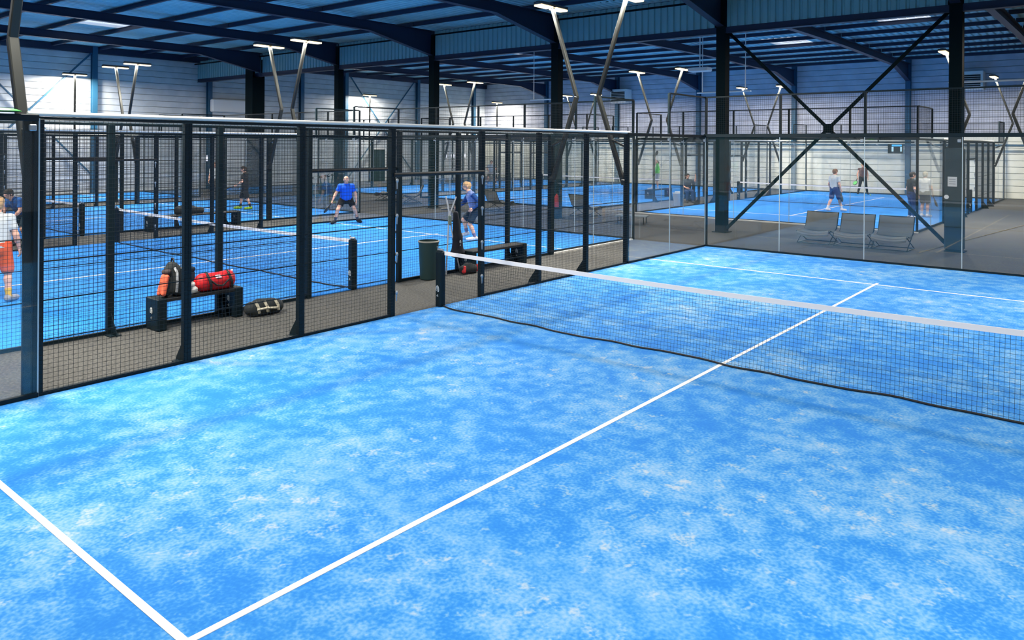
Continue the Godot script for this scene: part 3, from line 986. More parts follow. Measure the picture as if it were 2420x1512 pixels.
# ---------------------------------------------------------------- furniture and belongings
func bench(at: Vector3, L: float, label: String) -> void:
	var o := thing("court_bench", label, "bench", at, 0, "dark benches beside the courts")
	put("seat", ready_mesh("bseat%.2f" % L, func(q: MB): q.box(Vector3(0, 0.43, 0), Vector3(0.36, 0.05, L - 0.1), Basis.IDENTITY, 0.008)), M.black, o)
	for s in [-1, 1]:
		var p := put("leg_panel", ready_mesh("bleg", func(q: MB): q.box(Vector3(0, 0.23, 0), Vector3(0.38, 0.46, 0.14), Basis.IDENTITY, 0.012)), M.frame, o, Vector3(0, 0, s * (L / 2 - 0.07)))
		emblem(p, Vector3(0, 0.27, 0.075), Vector3(1, 0, 0), 0.1)

func sling_chair(at: Vector3, turn: float, label: String) -> void:
	var o := thing("lounge_chair", label, "chair", at, turn, "grey sling lounge chairs")
	var prof := [Vector2(-0.46, 0.84), Vector2(-0.41, 0.7), Vector2(-0.35, 0.55), Vector2(-0.27, 0.42), Vector2(-0.14, 0.345), Vector2(0.05, 0.335), Vector2(0.22, 0.36), Vector2(0.34, 0.385), Vector2(0.42, 0.38), Vector2(0.465, 0.345), Vector2(0.475, 0.295), Vector2(0.455, 0.25)]
	put("sling", ready_mesh("sling", func(q: MB):
		for k in prof.size() - 1:
			var a: Vector2 = prof[k]
			var c: Vector2 = prof[k + 1]
			var t := (c - a).normalized()
			var nn := Vector2(-t.y, t.x) * 0.012
			for s in [-1.0, 1.0]:
				for h in 6:
					var xa := -0.42 + 0.14 * h
					var xb := xa + 0.14
					var sag := 0.03 if k < 4 else 0.055
					var da := sag * (1.0 - pow(xa / 0.42, 2.0))
					var db := sag * (1.0 - pow(xb / 0.42, 2.0))
					q.face([Vector3(xa, a.y - da + nn.y * s, a.x + nn.x * s), Vector3(xb, a.y - db + nn.y * s, a.x + nn.x * s), Vector3(xb, c.y - db + nn.y * s, c.x + nn.x * s), Vector3(xa, c.y - da + nn.y * s, c.x + nn.x * s)], Vector3(0, nn.y, nn.x) * s)), M.fabric, o)
	for s in [-1, 1]:
		put("side_frame", ready_mesh("sframe", func(q: MB):
			q.tube([Vector3(0, 0.84, -0.475), Vector3(0, 0.4, -0.28), Vector3(0, 0.33, -0.12), Vector3(0, 0.33, 0.1), Vector3(0, 0.38, 0.38), Vector3(0, 0.34, 0.465)], [0.014], 8)
			q.tube([Vector3(0, 0.015, -0.4), Vector3(0, 0.015, 0.42)], [0.014], 8)), M.tube, o, Vector3(s * 0.43, 0, 0))
		put("leg", ready_mesh("sleg1", func(q: MB): q.tube([Vector3(0, 0.015, 0.42), Vector3(0, 0.36, -0.18)], [0.013], 8)), M.tube, o, Vector3(s * 0.43, 0, 0))
		put("leg", ready_mesh("sleg2", func(q: MB): q.tube([Vector3(0, 0.015, -0.4), Vector3(0, 0.33, 0.36)], [0.013], 8)), M.tube, o, Vector3(s * 0.43, 0, 0))
	for z in [-0.38, 0.4]:
		put("cross_rod", ready_mesh("srod", func(q: MB): q.tube([Vector3(-0.43, 0.015, 0), Vector3(0.43, 0.015, 0)], [0.012], 8)), M.tube, o, Vector3(0, 0, z))
	put("head_rod", ready_mesh("srod2", func(q: MB): q.tube([Vector3(-0.44, 0.83, -0.47), Vector3(0.44, 0.83, -0.47)], [0.016], 8)), M.tube, o)

# soft thing from blobs: bones as in nets()
func soft(bones: Array, cell: float, k: float) -> ArrayMesh:
	var g := nets(bones, cell, k)
	var b := MB.new()
	emit(b, g, Transform3D.IDENTITY, false, -1, 0.0)
	return b.mesh()

func furniture() -> void:
	bench(Vector3(-7.0, 0, 3.2), 1.34, "dark bench holding a backpack and a red duffel bag")
	bench(Vector3(-6.98, 0, -3.65), 1.85, "dark bench behind the waste bin and the red bag")
	bench(Vector3(-15.05, 0.016, -25.9), 2.2, "dark bench inside the far fence below the green-shirted player")
	var V := func(x: float, y: float, z: float) -> Vector3: return Vector3(x, y, z)
	bench(Vector3(-19.12, 0, -3.15), 3.0, "dark bench in the aisle past the second net, with a black bag")
	put_one("black_holdall", "black holdall lying on the bench past the second net", "bag", soft([[V.call(0, 0.13, 0.4), V.call(0, 0.1, -0.35), 0.13, 0.1], [V.call(0, 0.2, 0.3), V.call(0, 0.17, -0.1), 0.09, 0.08]], 0.025, 0.05), tint("bag_black", rgb(34, 40, 42)), V.call(-19.1, 0.455, -3.0))
	# backpack: stands on the bench, mouth towards the foreground
	var o := thing("backpack", "black backpack with an orange side panel standing on the bench", "backpack", Vector3(-6.98, 0.455, 3.6))
	put("body", soft([[V.call(-0.06, 0.1, -0.08), V.call(-0.05, 0.36, -0.06), 0.1, 0.085], [V.call(0.06, 0.1, -0.08), V.call(0.05, 0.36, -0.06), 0.1, 0.085], [V.call(0, 0.09, 0.08), V.call(0, 0.38, 0.03), 0.09, 0.07], [V.call(-0.04, 0.44, -0.02), V.call(0.04, 0.44, -0.02), 0.06, 0.06]], 0.018, 0.05), tint("bag_black", rgb(34, 40, 42)), o)
	put("side_panel", soft([[V.call(0.0, 0.06, 0.17), V.call(0.02, 0.3, 0.12), 0.035, 0.035], [V.call(0.09, 0.06, 0.15), V.call(0.09, 0.3, 0.1), 0.035, 0.035]], 0.014, 0.05), tint("orange", rgb(240, 108, 76)), o)
	put("top_flap", soft([[V.call(0.0, 0.36, 0.09), V.call(0.07, 0.37, 0.07), 0.045, 0.04]], 0.014, 0.03), tint("bag_brown", rgb(70, 58, 58)), o)
	for s in [-1, 1]:
		var b := MB.new()
		b.tube([V.call(0.12, 0.42, s * 0.05 - 0.05), V.call(0.19, 0.36, s * 0.06 - 0.06), V.call(0.2, 0.22, s * 0.07 - 0.07), V.call(0.16, 0.08, s * 0.07 - 0.08)], [0.02], 6)
		put("strap", b.mesh(), tint("strap_grey", rgb(168, 172, 176)), o)
	var hb := MB.new()
	hb.tube([V.call(-0.03, 0.5, -0.02), V.call(-0.01, 0.55, -0.02), V.call(0.03, 0.55, -0.02), V.call(0.05, 0.5, -0.02)], [0.012], 6)
	put("handle", hb.mesh(), M.black, o)
	# towel and shoes between the bags
	put_one("rolled_towel", "crumpled white towel lying between the backpack and red duffel", "towel", soft([[V.call(0, 0.05, 0.06), V.call(0.02, 0.06, -0.06), 0.055, 0.05], [V.call(0.03, 0.13, 0.03), V.call(0.0, 0.14, -0.04), 0.045, 0.04]], 0.014, 0.02), tint("towel", rgb(206, 204, 200)), V.call(-6.88, 0.46, 3.36))
	o = thing("cooler_box", "dark blue cooler box standing behind the bags on the bench", "box", V.call(-7.13, 0.455, 3.3))
	var b2 := MB.new()
	b2.box(V.call(0, 0.15, 0), V.call(0.1, 0.3, 0.26), Basis.IDENTITY, 0.015)
	put("body", b2.mesh(), tint("cooler", rgb(16, 48, 66)), o)
	b2 = MB.new()
	b2.box(V.call(0, 0.33, 0), V.call(0.11, 0.06, 0.27), Basis.IDENTITY, 0.015)
	put("lid", b2.mesh(), tint("cooler_lid", rgb(10, 34, 48)), o)
	# red duffel
	o = thing("duffel_bag", "red sports duffel with black straps lying on the bench", "duffel bag", V.call(-6.95, 0.455, 2.93))
	put("body", soft([[V.call(0, 0.14, 0.2), V.call(0, 0.14, -0.2), 0.125, 0.125], [V.call(0, 0.1, 0.2), V.call(0, 0.1, -0.2), 0.095, 0.095], [V.call(0, 0.2, 0.2), V.call(0, 0.18, 0.05), 0.06, 0.05], [V.call(0, 0.2, -0.22), V.call(0, 0.19, -0.1), 0.07, 0.05]], 0.018, 0.05), M.red, o)
	for z in [-0.2, 0.14]:
		b2 = MB.new()
		var pts := []
		for k in 9:
			var t := -0.7 + (PI + 1.4) * k / 8.0
			pts.append(V.call(cos(t) * 0.145, 0.125 + sin(t) * 0.145, z + 0.02 * sin(t * 2.0)))
		b2.tube(pts, [0.022], 6)
		put("strap", b2.mesh(), M.black, o)
	b2 = MB.new()
	b2.tube([V.call(0.13, 0.17, 0.13), V.call(0.17, 0.1, 0.06), V.call(0.17, 0.08, -0.04), V.call(0.14, 0.16, -0.16)], [0.013], 6)
	put("handle", b2.mesh(), M.black, o)
	b2 = MB.new()
	b2.box(V.call(0.1, 0.215, 0.0), V.call(0.07, 0.02, 0.09), Basis(Vector3(0, 0, 1), -0.6), 0.006)
	put("patch", b2.mesh(), tint("patch", rgb(236, 200, 214)), o)
	# bottle
	o = thing("water_bottle", "clear teal water bottle at the end of the bench", "bottle", V.call(-7.03, 0.455, 2.6))
	b2 = MB.new()
	b2.lathe(Vector3.ZERO, [[0.0, 0.0], [0.036, 0.0], [0.038, 0.02], [0.038, 0.17], [0.03, 0.2], [0.014, 0.225], [0.014, 0.24]], 16)
	put("body", b2.mesh(), tint("bottle", rgb(40, 150, 190), 0.1), o)
	b2 = MB.new()
	b2.lathe(V.call(0, 0.24, 0), [[0.016, 0.0], [0.016, 0.025], [0.0, 0.027]], 12)
	put("cap", b2.mesh(), M.white, o)
	# black and white holdall on the floor
	o = thing("racket_bag", "black and cream racket bag dropped on the carpet beside the bench", "bag", V.call(-6.7, 0, 2.24))
	put("body", soft([[V.call(0.0, 0.12, 0.22), V.call(0.03, 0.11, -0.22), 0.11, 0.1], [V.call(0, 0.18, 0.1), V.call(0.03, 0.17, -0.14), 0.08, 0.07], [V.call(0.02, 0.06, -0.2), V.call(0.05, 0.06, 0.18), 0.07, 0.06]], 0.018, 0.05), tint("bag_black", rgb(34, 40, 42)), o)
	for z in [-0.19, 0.0, 0.15]:
		b2 = MB.new()
		b2.tube([V.call(0.12, 0.06, z), V.call(0.135, 0.14, z + 0.02), V.call(0.09, 0.23, z + 0.05)], [0.024], 6)
		put("cream_panel", b2.mesh(), tint("cream", rgb(198, 192, 172)), o)
	b2 = MB.new()
	b2.tube([V.call(0.14, 0.12, 0.2), V.call(0.17, 0.13, 0.05), V.call(0.15, 0.1, -0.15)], [0.018], 6)
	put("trim_band", b2.mesh(), tint("cream", rgb(198, 192, 172)), o)
	# red and black bag under the second bench
	o = thing("kit_bag", "small red and black kit bag on the carpet under the dark stand", "bag", V.call(-6.86, 0, -2.62))
	put("body", soft([[V.call(0, 0.1, 0.1), V.call(0.03, 0.1, -0.16), 0.09, 0.1], [V.call(0.02, 0.18, 0.02), V.call(0.02, 0.17, -0.1), 0.06, 0.06]], 0.018, 0.04), tint("bag_black", rgb(34, 40, 42)), o)
	for z in [0.14, -0.05, -0.24]:
		put("red_panel", soft([[V.call(0.06, 0.07, z), V.call(0.05, 0.15, z - 0.03), 0.045, 0.035]], 0.012, 0.02), M.red, o)
	# waste bin
	o = thing("waste_bin", "dark green round waste bin beside the gate", "bin", V.call(-7.0, 0, -1.66))
	b2 = MB.new()
	b2.lathe(Vector3.ZERO, [[0.0, 0.0], [0.165, 0.0], [0.17, 0.02], [0.2, 0.72], [0.21, 0.74], [0.21, 0.77], [0.19, 0.77], [0.16, 0.04], [0.0, 0.035]], 24)
	put("body", b2.mesh(), tint("bin", rgb(20, 50, 52), 0.55), o)
	b2 = MB.new()
	b2.lathe(V.call(0, 0.74, 0), [[0.205, 0.0], [0.215, 0.012], [0.215, 0.028], [0.2, 0.036]], 24)
	put("rim", b2.mesh(), tint("bin_rim", rgb(150, 148, 138)), o)
	# stand with hanging black bag
	o = thing("equipment_stand", "pale pole stand with a long black bag hanging beside the gate", "stand", V.call(-7.12, 0, -2.38))
	b2 = MB.new()
	b2.tube([V.call(0.02, 0.0, 0.12), V.call(-0.02, 0.9, 0.02), V.call(0.0, 1.3, 0.02), V.call(-0.02, 1.62, 0.1)], [0.016], 8)
	put("pole", b2.mesh(), tint("stand_pale", rgb(196, 198, 202)), o)
	b2 = MB.new()
	b2.tube([V.call(0.05, 0.0, -0.28), V.call(0.0, 0.9, -0.06), V.call(0.0, 1.25, 0.0), V.call(0.02, 1.6, -0.17)], [0.014], 8)
	put("pole", b2.mesh(), tint("stand_pale", rgb(196, 198, 202)), o)
	b2 = MB.new()
	b2.box(V.call(0, 1.12, 0.0), V.call(0.07, 0.2, 0.07), Basis.IDENTITY, 0.015)
	put("clamp", b2.mesh(), tint("stand_clamp", rgb(110, 126, 116)), o)
	put("hanging_bag", soft([[V.call(0.04, 1.25, -0.14), V.call(0.04, 0.75, -0.19), 0.055, 0.1], [V.call(0.04, 0.75, -0.2), V.call(0.04, 0.45, -0.2), 0.1, 0.13], [V.call(0.04, 0.42, -0.1), V.call(0.04, 0.42, -0.32), 0.09, 0.09]], 0.02, 0.05), tint("bag_night", rgb(10, 18, 30)), o)
	emblem(o, V.call(0.16, 0.66, -0.16), Vector3(0, 0, -1), 0.07)
	# green cap on the near rail, white bracket behind the glass
	o = thing("green_disc", "shallow green plastic disc resting on the fence rail by the close post", "disc", V.call(-5.0, 3.012, 6.33))
	b2 = MB.new()
	b2.lathe(Vector3.ZERO, [[0.15, 0.0], [0.155, 0.006], [0.12, 0.022], [0.05, 0.032], [0.0, 0.034]], 28)
	put("dome", b2.mesh(), tint("green_disc", rgb(60, 170, 66), 0.4), o)
	b2 = MB.new()
	b2.lathe(Vector3.ZERO, [[0.14, 0.0], [0.16, -0.002], [0.16, 0.006], [0.15, 0.008]], 28)
	put("rim", b2.mesh(), tint("green_rim", rgb(36, 128, 44), 0.4), o)
	# lounge chairs
	sling_chair(V.call(-3.0, 0, -12.98), 0.0, "grey sling lounge chair, the one furthest from the notice column")
	sling_chair(V.call(-2.02, 0, -12.98), 0.04, "grey sling lounge chair in the middle of the three behind the glass")
	sling_chair(V.call(-1.06, 0, -12.98), 0.0, "grey sling lounge chair of the three, beside the notice column")
	sling_chair(V.call(-23.9, 0, -15.3), -1.1, "grey sling lounge chair beside the blue-shirted player, seen from its side")
	sling_chair(V.call(-21.5, 0, -14.75), -0.7, "grey sling lounge chair between the gate posts, back to the column")
	sling_chair(V.call(-12.3, 0, -15.1), 3.0, "grey sling lounge chair turned away, by the extinguisher column")
	sling_chair(V.call(-16.2, 0, -14.6), 2.9, "grey sling lounge chair turned away, behind the running player")
	o = thing("low_table", "low flat side table beyond the glass corner", "table", V.call(-9.6, 0, -14.0), 0.3)
	b2 = MB.new()
	b2.box(V.call(0, 0.26, 0), V.call(1.1, 0.04, 0.6), Basis.IDENTITY, 0.01)
	put("top", b2.mesh(), tint("table_top", rgb(150, 160, 160)), o)
	for s in [[-1, -1], [1, -1], [1, 1], [-1, 1]]:
		put("leg", ready_mesh("tleg", func(q: MB): q.tube([Vector3(0, 0, 0), Vector3(0, 0.24, 0)], [0.018], 8)), M.tube, o, V.call(s[0] * 0.45, 0, s[1] * 0.22))
	# extinguishers
	for q in [[V.call(-12.36, 0.44, PILLAR_Z + 0.245), 1.0, "red fire extinguisher hung on the dark column"], [V.call(-5.7, 0.05, WALL_Z + 0.5), 0.8, "small red extinguisher box at the foot of the back wall"]]:
		o = thing("fire_extinguisher", q[2], "extinguisher", q[0])
		b2 = MB.new()
		b2.lathe(Vector3.ZERO, [[0.0, 0.0], [0.075, 0.0], [0.08, 0.02], [0.08, 0.36], [0.06, 0.42], [0.025, 0.45], [0.025, 0.48]], 16)
		put("cylinder", b2.mesh(), M.red, o)
		b2 = MB.new()
		b2.box(V.call(0.02, 0.5, 0), V.call(0.12, 0.03, 0.03))
		b2.tube([V.call(0.03, 0.48, 0), V.call(0.1, 0.42, 0.02), V.call(0.09, 0.2, 0.03)], [0.012], 6)
		put("valve", b2.mesh(), M.black, o)
	# exercise bikes in the corridor
	for k in 3:
		var at: Vector3 = [V.call(-28.2, 0, -14.4), V.call(-28.6, 0, -15.2), V.call(-29.1, 0, -16.0)][k]
		o = thing("exercise_bike", ["teal exercise bike closest to the mesh gate", "middle teal exercise bike of the three", "teal exercise bike furthest into the far hall"][k], "exercise bike", at, 0.6 - 0.2 * k, "exercise bikes in the corridor")
		var teal := tint("bike_teal", rgb(20, 84, 100), 0.5)
		b2 = MB.new()
		b2.tube([V.call(-0.42, 0.03, -0.22), V.call(-0.42, 0.03, 0.22)], [0.03], 8)
		b2.tube([V.call(0.42, 0.03, -0.22), V.call(0.42, 0.03, 0.22)], [0.03], 8)
		b2.tube([V.call(-0.42, 0.05, 0), V.call(0.42, 0.05, 0)], [0.03], 8)
		put("base", b2.mesh(), teal, o)
		b2 = MB.new()
		b2.tube([V.call(-0.2, 0.05, 0), V.call(-0.28, 0.92, 0)], [0.03], 8)
		b2.tube([V.call(0.3, 0.05, 0), V.call(0.42, 1.05, 0)], [0.03], 8)
		b2.tube([V.call(-0.24, 0.55, 0), V.call(0.36, 0.6, 0)], [0.03], 8)
		put("frame", b2.mesh(), teal, o)
		b2 = MB.new()
		b2.tube([V.call(0.3, 0.32, -0.03), V.call(0.3, 0.32, 0.03)], [0.24], 20)
		put("flywheel", b2.mesh(), tint("flywheel", rgb(30, 50, 58)), o)
		put("saddle", soft([[V.call(-0.36, 0.95, 0), V.call(-0.2, 0.95, 0), 0.07, 0.035]], 0.02, 0.02), M.black, o)
		b2 = MB.new()
		b2.tube([V.call(0.55, 1.12, -0.2), V.call(0.44, 1.08, -0.18), V.call(0.42, 1.06, 0), V.call(0.44, 1.08, 0.18), V.call(0.55, 1.12, 0.2)], [0.02], 6)
		put("handlebar", b2.mesh(), M.black, o)
	# white bins by the far fence
	for k in 2:
		o = thing("white_bin", ["white tapered bin by the far side fence, closer to the braced column", "white tapered bin by the far side fence, beside the seated person"][k], "bin", V.call(-12.0 - 0.35 * k, 0, -22.0 - 0.9 * k))
		b2 = MB.new()
		b2.lathe(Vector3.ZERO, [[0.0, 0.0], [0.13, 0.0], [0.19, 0.55], [0.2, 0.57], [0.18, 0.57], [0.12, 0.03], [0.0, 0.03]], 18)
		put("body", b2.mesh(), M.white, o)
		b2 = MB.new()
		b2.lathe(V.call(0, 0.55, 0), [[0.195, 0.0], [0.205, 0.01], [0.205, 0.03], [0.19, 0.035]], 18)
		put("rim", b2.mesh(), M.cap, o)
	# tennis balls on the far turf
	for q in [[V.call(-8.9, 0.047, -35.6), "yellow-green ball on the far turf near the back wall"], [V.call(-7.4, 0.047, -35.9), "yellow-green ball on the far turf close to the woman in leggings"]]:
		var sp := MB.new()
		sp.ball(Vector3.ZERO, Vector3.ONE * 0.033)
		var ball := put(numbered("padel_ball"), sp.mesh(), tint("ball", rgb(190, 226, 60)), self, q[0])
		tag(ball, q[1], "ball", "balls on the far turf")

func put_one(called: String, label: String, category: String, mesh: Mesh, m: Material, at: Vector3) -> void:
	tag(put(numbered(called), mesh, m, self, at), label, category)

# ---------------------------------------------------------------- figures: smooth union of tapered capsules meshed as surface nets
# bones: [a, b, radius at a, radius at b, label]
func nets(bones: Array, cell: float, k: float) -> Dictionary:
	var lo := Vector3.ONE * 1e9
	var hi := -lo
	for b in bones:
		var r := maxf(b[2], b[3]) + k + cell * 2.0
		for e in 2:
			var p: Vector3 = b[e]
			lo = lo.min(p - Vector3.ONE * r)
			hi = hi.max(p + Vector3.ONE * r)
	var nx := int((hi.x - lo.x) / cell) + 2
	var ny := int((hi.y - lo.y) / cell) + 2
	var nz := int((hi.z - lo.z) / cell) + 2
	var total := nx * ny * nz
	var d := PackedFloat32Array()
	d.resize(total)
	d.fill(1.0)
	var best := d.duplicate()
	var lab := PackedByteArray()
	lab.resize(total)
	for b in bones:
		var a: Vector3 = b[0]
		var ab: Vector3 = b[1] - a
		var ra: float = b[2]
		var rb: float = b[3]
		var l2 := maxf(ab.length_squared(), 1e-9)
		var lbl: int = b[4] if b.size() > 4 else 0
		var m := Vector3.ONE * (maxf(ra, rb) + k + cell * 1.5)
		var p0: Vector3 = (a.min(b[1]) - m - lo) / cell
		var p1: Vector3 = (a.max(b[1]) + m - lo) / cell
		for z in range(maxi(0, int(p0.z)), mini(nz, int(p1.z) + 2)):
			for y in range(maxi(0, int(p0.y)), mini(ny, int(p1.y) + 2)):
				var id := (z * ny + y) * nx + maxi(0, int(p0.x))
				for x in range(maxi(0, int(p0.x)), mini(nx, int(p1.x) + 2)):
					var pa := lo + Vector3(x, y, z) * cell - a
					var t := clampf(pa.dot(ab) / l2, 0.0, 1.0)
					var q := (pa - ab * t).length() - ra - (rb - ra) * t
					if q < best[id]:
						best[id] = q
						lab[id] = lbl
					var c := d[id]
					var h := maxf(k - absf(c - q), 0.0) / k
					d[id] = minf(c, q) - h * h * k * 0.25
					id += 1
	var cellv := PackedInt32Array()
	cellv.resize(total)
	cellv.fill(-1)
	var V := PackedVector3Array()
	var L := PackedByteArray()
	var off := [0, 1, nx, nx + 1, nx * ny, nx * ny + 1, nx * ny + nx, nx * ny + nx + 1]
	var edges := [[0, 1], [2, 3], [4, 5], [6, 7], [0, 2], [1, 3], [4, 6], [5, 7], [0, 4], [1, 5], [2, 6], [3, 7]]
	for z in nz - 1:
		for y in ny - 1:
			var base := (z * ny + y) * nx
			for x in nx - 1:
				var id := base + x
				if absf(d[id]) > cell * 2.5:
					continue
				var msk := 0
				for q in 8:
					if d[id + off[q]] < 0.0:
						msk |= 1 << q
				if msk == 0 or msk == 255:
					continue
				var s := Vector3.ZERO
				var cnt := 0
				for e in edges:
					var i0: int = e[0]
					var i1: int = e[1]
					if ((msk >> i0) & 1) != ((msk >> i1) & 1):
						var f0 := d[id + off[i0]]
						var f1 := d[id + off[i1]]
						var t := f0 / (f0 - f1)
						s += Vector3(i0 & 1, (i0 >> 1) & 1, i0 >> 2).lerp(Vector3(i1 & 1, (i1 >> 1) & 1, i1 >> 2), t)
						cnt += 1
				cellv[id] = V.size()
				V.append(lo + (Vector3(x, y, z) + s / cnt) * cell)
				L.append(lab[id + off[0]] if d[id] < 0.0 else lab[id + 0])
	var Q := PackedInt32Array()
	var st := [1, nx, nx * ny]
	for z in range(1, nz - 1):
		for y in range(1, ny - 1):
			for x in range(1, nx - 1):
				var id := (z * ny + y) * nx + x
				if cellv[id] < 0:
					continue
				for ax in 3:
					var s0 := d[id] < 0.0
					if s0 == (d[id + st[ax]] < 0.0):
						continue
					var u: int = st[(ax + 1) % 3]
					var w: int = st[(ax + 2) % 3]
					var a := cellv[id]
					var b := cellv[id - u]
					var c := cellv[id - u - w]
					var e := cellv[id - w]
					if a < 0 or b < 0 or c < 0 or e < 0:
						continue
					if s0:
						Q.append_array(PackedInt32Array([a, b, c, e]))
					else:
						Q.append_array(PackedInt32Array([a, e, c, b]))
	var N := PackedVector3Array()
	N.resize(V.size())
	var qi := 0
	while qi < Q.size():
		var fn := (V[Q[qi + 1]] - V[Q[qi]]).cross(V[Q[qi + 2]] - V[Q[qi]])
		for e in 4:
			N[Q[qi + e]] += fn
		qi += 4
	for j in N.size():
		N[j] = N[j].normalized()
	return {"v": V, "n": N, "q": Q, "l": L}

# adds a field's surface (only faces labelled `only`, or all for -1) pushed out by `push`
func emit(b: MB, g: Dictionary, t: Transform3D, mirror: bool, only: int, push: float) -> void:
	var V: PackedVector3Array = g.v
	var N: PackedVector3Array = g.n
	var Q: PackedInt32Array = g.q
	var L: PackedByteArray = g.l
	var idx := PackedInt32Array()
	idx.resize(V.size())
	idx.fill(-1)
	var k := 0
	var fx := Vector3(-1, 1, 1) if mirror else Vector3.ONE
	while k < Q.size():
		var ok := true
		if only >= 0:
			var c := 0
			for e in 4:
				if L[Q[k + e]] == only:
					c += 1
			ok = c >= 2
		if ok:
			for e in 4:
				var j := Q[k + e]
				if idx[j] < 0:
					idx[j] = b.v.size()
					b.v.append(t * ((V[j] + N[j] * push) * fx))
					b.n.append((t.basis * (N[j] * fx)).normalized())
			var a0 := idx[Q[k]]
			var a1 := idx[Q[k + 1]]
			var a2 := idx[Q[k + 2]]
			var a3 := idx[Q[k + 3]]
			if mirror:
				b.i.append_array(PackedInt32Array([a0, a1, a2, a0, a2, a3]))
			else:
				b.i.append_array(PackedInt32Array([a0, a2, a1, a0, a3, a2]))
		k += 4

const SKIN := 0
const SHIRT := 1
const SHORTS := 2
const SHOE := 3
const SOCK := 4
const HAIR := 5
const SLEEVE := 6

func head_field() -> Dictionary:
	if not shared.has("head_field"):
		var b := [
			[Vector3(0, 0.035, -0.03), Vector3(0, 0.05, 0.03), 0.082, 0.078, HAIR], [Vector3(0, -0.01, -0.04), Vector3(0, 0.0, 0.0), 0.07, 0.07, HAIR],
			[Vector3(0, 0.0, 0.035), Vector3(0, -0.055, 0.045), 0.066, 0.05, SKIN], [Vector3(-0.02, -0.085, 0.06), Vector3(0.02, -0.085, 0.06), 0.03, 0.03, SKIN],
			[Vector3(0, 0.03, 0.055), Vector3(0, 0.02, 0.06), 0.058, 0.056, SKIN],
			[Vector3(0, 0.0, 0.105), Vector3(0, -0.03, 0.118), 0.01, 0.015, SKIN], [Vector3(-0.03, 0.018, 0.1), Vector3(0.03, 0.018, 0.1), 0.012, 0.012, SKIN],
			[Vector3(-0.016, -0.06, 0.1), Vector3(0.016, -0.06, 0.1), 0.01, 0.01, SKIN],
			[Vector3(0.078, 0.0, -0.005), Vector3(0.082, -0.03, 0.0), 0.018, 0.013, SKIN], [Vector3(-0.078, 0.0, -0.005), Vector3(-0.082, -0.03, 0.0), 0.018, 0.013, SKIN],
			[Vector3(0, -0.07, -0.01), Vector3(0, -0.16, -0.03), 0.055, 0.056, SKIN]]
		shared["head_field"] = nets(b, 0.009, 0.02)
	return shared["head_field"]

# right hand hanging down -y, palm towards +x side of the body; curl 0..1
func hand_field(grip: bool) -> Dictionary:
	var key := "hand_grip" if grip else "hand_open"
	if not shared.has(key):
		var b := [[Vector3(0, 0.03, 0), Vector3(0, -0.02, 0), 0.026, 0.024], [Vector3(0, -0.03, 0.022), Vector3(0, -0.08, 0.03), 0.016, 0.013], [Vector3(0, -0.03, 0.008), Vector3(0, -0.085, 0.01), 0.016, 0.013], [Vector3(0, -0.03, -0.008), Vector3(0, -0.083, -0.01), 0.016, 0.013], [Vector3(0, -0.03, -0.022), Vector3(0, -0.077, -0.029), 0.016, 0.012]]
		var lens := [0.072, 0.08, 0.074, 0.058]
		for f in 4:
			var p: Vector3 = [Vector3(0, -0.083, 0.031), Vector3(0, -0.088, 0.0105), Vector3(0, -0.086, -0.0105), Vector3(0, -0.08, -0.031)][f]
			var ang := 0.0
			for s in 3:
				ang += (1.15 if grip else 0.28) + 0.05 * f
				var q: Vector3 = p + Vector3(sin(ang), -cos(ang), 0) * lens[f] * [0.45, 0.3, 0.25][s]
				b.append([p, q, 0.0088 - 0.0006 * s, 0.0082 - 0.0006 * s])
				p = q
		var t0 := Vector3(0.008, -0.02, 0.024)
		var t1 := Vector3(0.024, -0.05, 0.05)
		var t2 := t1 + (Vector3(0.03, -0.022, -0.012) if grip else Vector3(0.012, -0.03, 0.006))
		b.append([t0, t1, 0.013, 0.0105])
		b.append([t1, t2, 0.0105, 0.0085])
		shared[key] = nets(b, 0.0045, 0.006)
	return shared[key]

